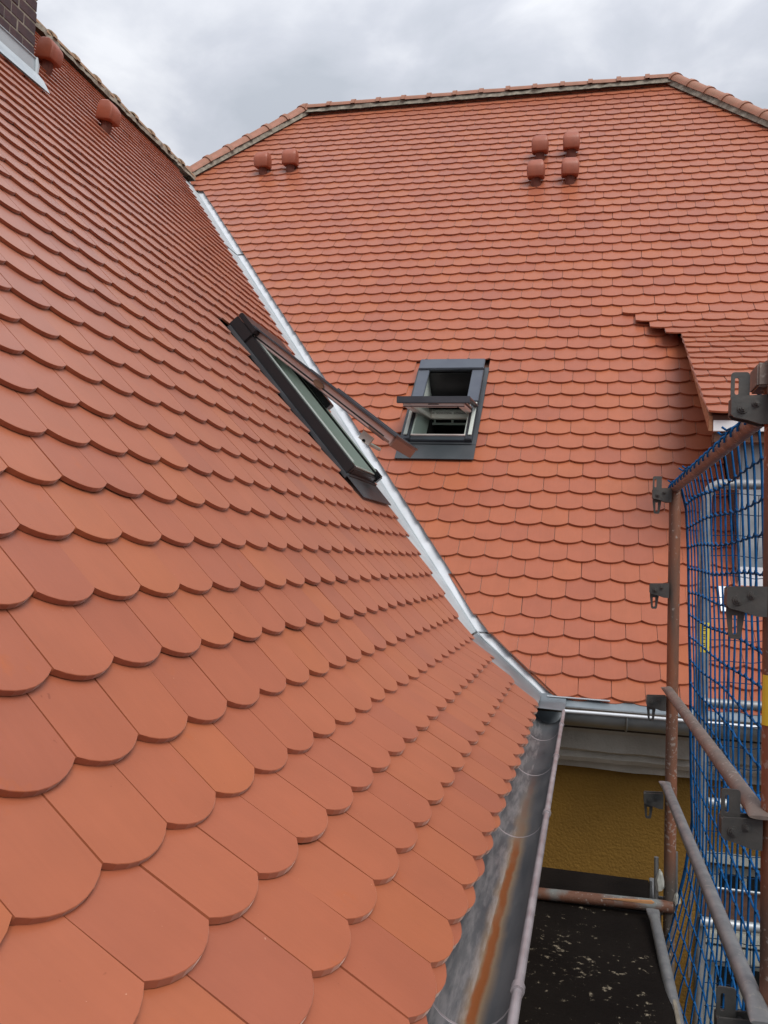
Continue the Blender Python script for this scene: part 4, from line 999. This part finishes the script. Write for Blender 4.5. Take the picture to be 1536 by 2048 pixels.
# base frame below the deck so the poles stand on the ground
m = MB()
for x_, y_ in ((AX, AY), (BX, BY)): m.box((x_+.03, y_-.075, GZ), (x_+.18, y_+.075, GZ+.012))
m.parts('base_plate', GALV, scaf, bevel=.002)
m = MB(); m.tube([(-.30, AY, GZ), (-.33, AY, -1.43)], .0242, 12); m.tube([(-.30, BY, GZ), (-.33, BY, -1.49)], .0242, 12); m.parts('upright_pole', RUST, scaf, smooth=60)
def sticker(x_, y_, r_, z0, z1, par, a0, a1):
    m = MB(); n = 8; pts = [(x_+(r_+.0012)*math.sin(lerp(a0, a1, k/n)), y_-(r_+.0012)*math.cos(lerp(a0, a1, k/n))) for k in range(n+1)]
    vs = [(p[0], p[1], z0) for p in pts]+[(p[0], p[1], z1) for p in pts]; m.add(vs, [(k, k+1, n+2+k, n+1+k) for k in range(n)])
    s_ = m.build('sticker', YEL, par, smooth=60)
    m = MB(); zc = z0+.012
    for q in range(6):                                   # the dark marks are too small in the photograph to read: worn strokes
        h_ = (z1-z0-.02)/6*.62; am = lerp(a0, a1, .42); ar = lerp(a0, a1, .62)
        P = lambda a_, z_: (x_+(r_+.0022)*math.sin(a_), y_-(r_+.0022)*math.cos(a_), z_)
        m.quad(P(am, zc), P(am+.10, zc), P(am+.10, zc+h_), P(am, zc+h_)); m.quad(P(am+.10, zc+h_*.7), P(ar, zc+h_*.7), P(ar, zc+h_), P(am+.10, zc+h_))
        if q % 2: m.quad(P(am+.10, zc), P(ar, zc), P(ar, zc+h_*.28), P(am+.10, zc+h_*.28))
        zc += (z1-z0-.02)/6
    m.build('sticker_lettering', INK, par)
sticker(BX+.003, BY, .0242, -.315, -.213, scaf, R(-75), R(35))

# ------------------------------------------------------------------ second scaffold along the facade
CX, CY = .548, 4.30
sc2 = thing('scaffold', 'galvanised scaffold frame behind the blue net along the facade', 'scaffold', (CX, CY, GZ))
m = MB(); m.tube([(CX+.012, CY, GZ), (CX+.012, CY, -1.6), (CX, CY, -.85), (CX-.010, CY, .30), (CX-.006, CY, .35), (CX+.012, CY, .385), (CX+.045, CY, .402), (2.6, CY, .43)], .0242, 14); up2 = m.build('frame_tube', GALV, sc2, smooth=60)
m = MB(); m.box((CX-.040, CY-.012, -1.9), (CX-.028, CY+.012, .27)); m.build('frame_flange', RAILB, sc2, bevel=.002)
sticker(CX-.004, CY, .0242, -.395, -.255, sc2, R(-85), R(60))
def rail2(p0, p1, r_, m_, name='guard_rail'):
    m = MB(); m.tube([p0, tuple(lerp(a, b, .5) for a, b in zip(p0, p1)), p1], r_, 14); m.build(name, m_, sc2, smooth=60)
rail2((CX-.01, 4.26, -.625), (2.6, 4.26, -.60), .0215, GALV)
rail2((CX+.03, 4.28, -1.085), (2.6, 4.28, -1.065), .0205, GALVN)
rail2((CX+.0, 4.26, -1.625), (2.6, 4.26, -1.58), .0230, GALVN)
rail2((CX+.02, 4.25, -1.462), (2.6, 4.25, -1.455), .0060, GALVN, 'top_edge')
m = MB(); m.box((CX+.01, 4.262, -1.60), (2.6, 4.285, -1.475)); m.build('toe_board', WOODB, sc2, bevel=.003)
m = MB(); m.box((CX+.03, 4.30, -1.66), (2.6, 4.60, -1.625)); m.build('deck_board', WOODB, sc2, bevel=.003)
m = MB(); m.tube([(2.55, CY, GZ), (2.55, CY, .43)], .0242, 12); m.build('upright_pole', GALV, sc2, smooth=60)

# ------------------------------------------------------------------ nets
XF = [(-2.2, .43), (-1.8, .394), (-1.59, .350), (-1.48, .385), (-1.27, .429), (-1.065, .452), (-.758, .442), (-.345, .427), (.074, .410), (.30, .395), (.36, .385)]
XN = [(-2.2, .415), (-1.8, .40), (-1.5, .415), (-1.27, .428), (-1.0, .436), (-.6, .436), (-.2, .428), (.074, .415), (.30, .404), (.36, .398)]
def netx(y_, z_):
    t = max(0, min(1, (y_-2.9)/.85)); t = t*t*(3-2*t)
    return lerp(interp(z_, XN), interp(z_, XF), t)+.006*mnoise.noise(Vector((y_*2.1, z_*2.4, 1.3)))
rng = random.Random(5)
yk = []; y_ = .75
while y_ < 3.84: yk.append(y_); y_ += .098+rng.uniform(-.008, .008)
yk += [3.80, 3.825, 3.84]
m = MB(); mh = MB()
for j, y0 in enumerate(yk):
    ph, am = rng.uniform(0, 6), rng.uniform(.002, .006)
    yy = lambda z_: min(3.86, y0+am*math.sin(z_*9+ph)+(.012*math.sin(z_*3+y0*2)))
    path = []
    z_ = -2.15
    while z_ < .30: path.append((netx(yy(z_), z_), yy(z_), z_)); z_ += .05
    rx = lerp(.392, .352, (y0-.85)/3.0); rz = lerp(.362, .338, (y0-.85)/3.0)
    for a_ in (0, 35, 70, 105, 140, 175, 200): path.append((rx+.025*math.cos(R(a_)), yy(.3)+.004*math.sin(R(a_)*2), rz+.025*math.sin(R(a_))))
    m.tube(path, .0034, 6)
z_ = .27; zk = []
while z_ > -2.1: zk.append(z_); z_ -= .094+rng.uniform(-.006, .006)
for z0 in zk:
    path = []; ph = rng.uniform(0, 6)
    for j in range(len(yk)):
        for s_ in (0, .5):
            if j == len(yk)-1 and s_: break
            y0 = yk[j] if not s_ else (yk[j]+yk[j+1])/2
            zz = z0+.006*math.sin(y0*5+ph)+(-.006 if s_ else .0)
            path.append((netx(y0, zz)+.001, y0, zz))
    mh.tube(path, .0031, 6)
    for j in range(0, len(yk)-3):
        y0 = yk[j]; zz = z0+.006*math.sin(y0*5+ph); mh.tube([(netx(y0, zz), y0-.006, zz+.004), (netx(y0, zz), y0+.006, zz-.004)], .0042, 6)
net = thing('safety_net', 'blue rope safety net slung over the rusty top guard rail', 'safety net', (.41, 2.4, -1.5))
m.build('net_cords', NETM, net, smooth=60)
mh.build('cross_cords', NETM, net, smooth=60)
m = MB(); m.tube([(lerp(.392, .352, k/40)-.006+.003*math.sin(k*1.7), lerp(.85, 3.84, k/40), lerp(.362, .338, k/40)+.0245+.002*math.sin(k*2.9)) for k in range(41)], .0045, 6); m.build('edge_rope', NETD, net, smooth=60)
m = MB()
for y0 in yk:
    if rng.random() < .45: continue
    y0 += rng.uniform(-.03, .03); q_ = rng.uniform(.4, 1.1)
    rx = lerp(.392, .352, (y0-.85)/3.0); rz = lerp(.362, .338, (y0-.85)/3.0); m.tube([(rx-.010, y0-.008, rz+.028), (rx-.020, y0+.010, rz+.024), (rx-.020-.014*q_, y0+.012*q_, rz+.026+.008*q_)], .0034, 5)
m.build('knots', NETM, net, smooth=60)
# thinner net hung on the second scaffold
m = MB(); rng = random.Random(9); NY = 4.36
xs = [CX+.02+.105*k for k in range(20)]; zs = [.36-.10*k for k in range(26)]
gx = lambda x_, z_: x_+.014*mnoise.noise(Vector((x_*5, z_*3, 2)))+.012*math.sin(z_*2.3)
gz = lambda x_, z_: z_+.012*mnoise.noise(Vector((x_*4, z_*5, 7)))
gy = lambda x_, z_: NY+.02*mnoise.noise(Vector((x_*3, z_*3, 11)))
for x_ in xs: m.tube([(gx(x_, z_), gy(x_, z_), gz(x_, z_)) for z_ in zs], .0022, 5)
for z_ in zs: m.tube([(gx(x_, z_), gy(x_, z_)-.001, gz(x_, z_)+(.018 if k % 2 else 0)*(1 if (k//2) % 2 else .3)) for k, x_ in enumerate(xs)], .0022, 5)
tag(m.build('safety_net', NETD, None, smooth=60), 'thin dark blue net hung behind the galvanised scaffold frame', 'safety net')

# ------------------------------------------------------------------ small loose things
m = MB(); m.prism([(0, 0), (.20, -.004), (.212, .006), (.20, .011), (.08, .006)], .035, lambda a, b, c: (.10+a, 3.775+c*.8+a*.02, -1.402+b+a*.02))
tag(m.build('wood_wedge', WOODN, None, bevel=.002), 'splintered orange wood wedge lying on the rusty transom tube', 'wood wedge')
def scrap(P, s_, seed):
    bm = bmesh.new(); bmesh.ops.create_icosphere(bm, subdivisions=2, radius=1)
    for v in bm.verts:
        c = v.co.copy(); k = 1+.55*mnoise.noise(c*2.1+Vector((seed, 0, 0))); v.co = Vector((P[0]+c.x*s_[0]*k*(1-.55*c.z), P[1]+c.y*s_[1]*k, P[2]+c.z*s_[2]*k))
    me = bpy.data.meshes.new('plastic_wrap'); bm.to_mesh(me); bm.free(); me.materials.append(WRAP); o = bpy.data.objects.new('plastic_wrap', me); COL.objects.link(o); return o
tag(scrap((.330, 3.80, -1.305), (.016, .014, .048), 1.0), 'crumpled whitish plastic wrap stuck left of the rusty pole', 'plastic wrap')
tag(scrap((.398, 3.80, -1.372), (.014, .012, .026), 3.0), 'small crumpled plastic scrap right of the pole foot', 'plastic wrap')
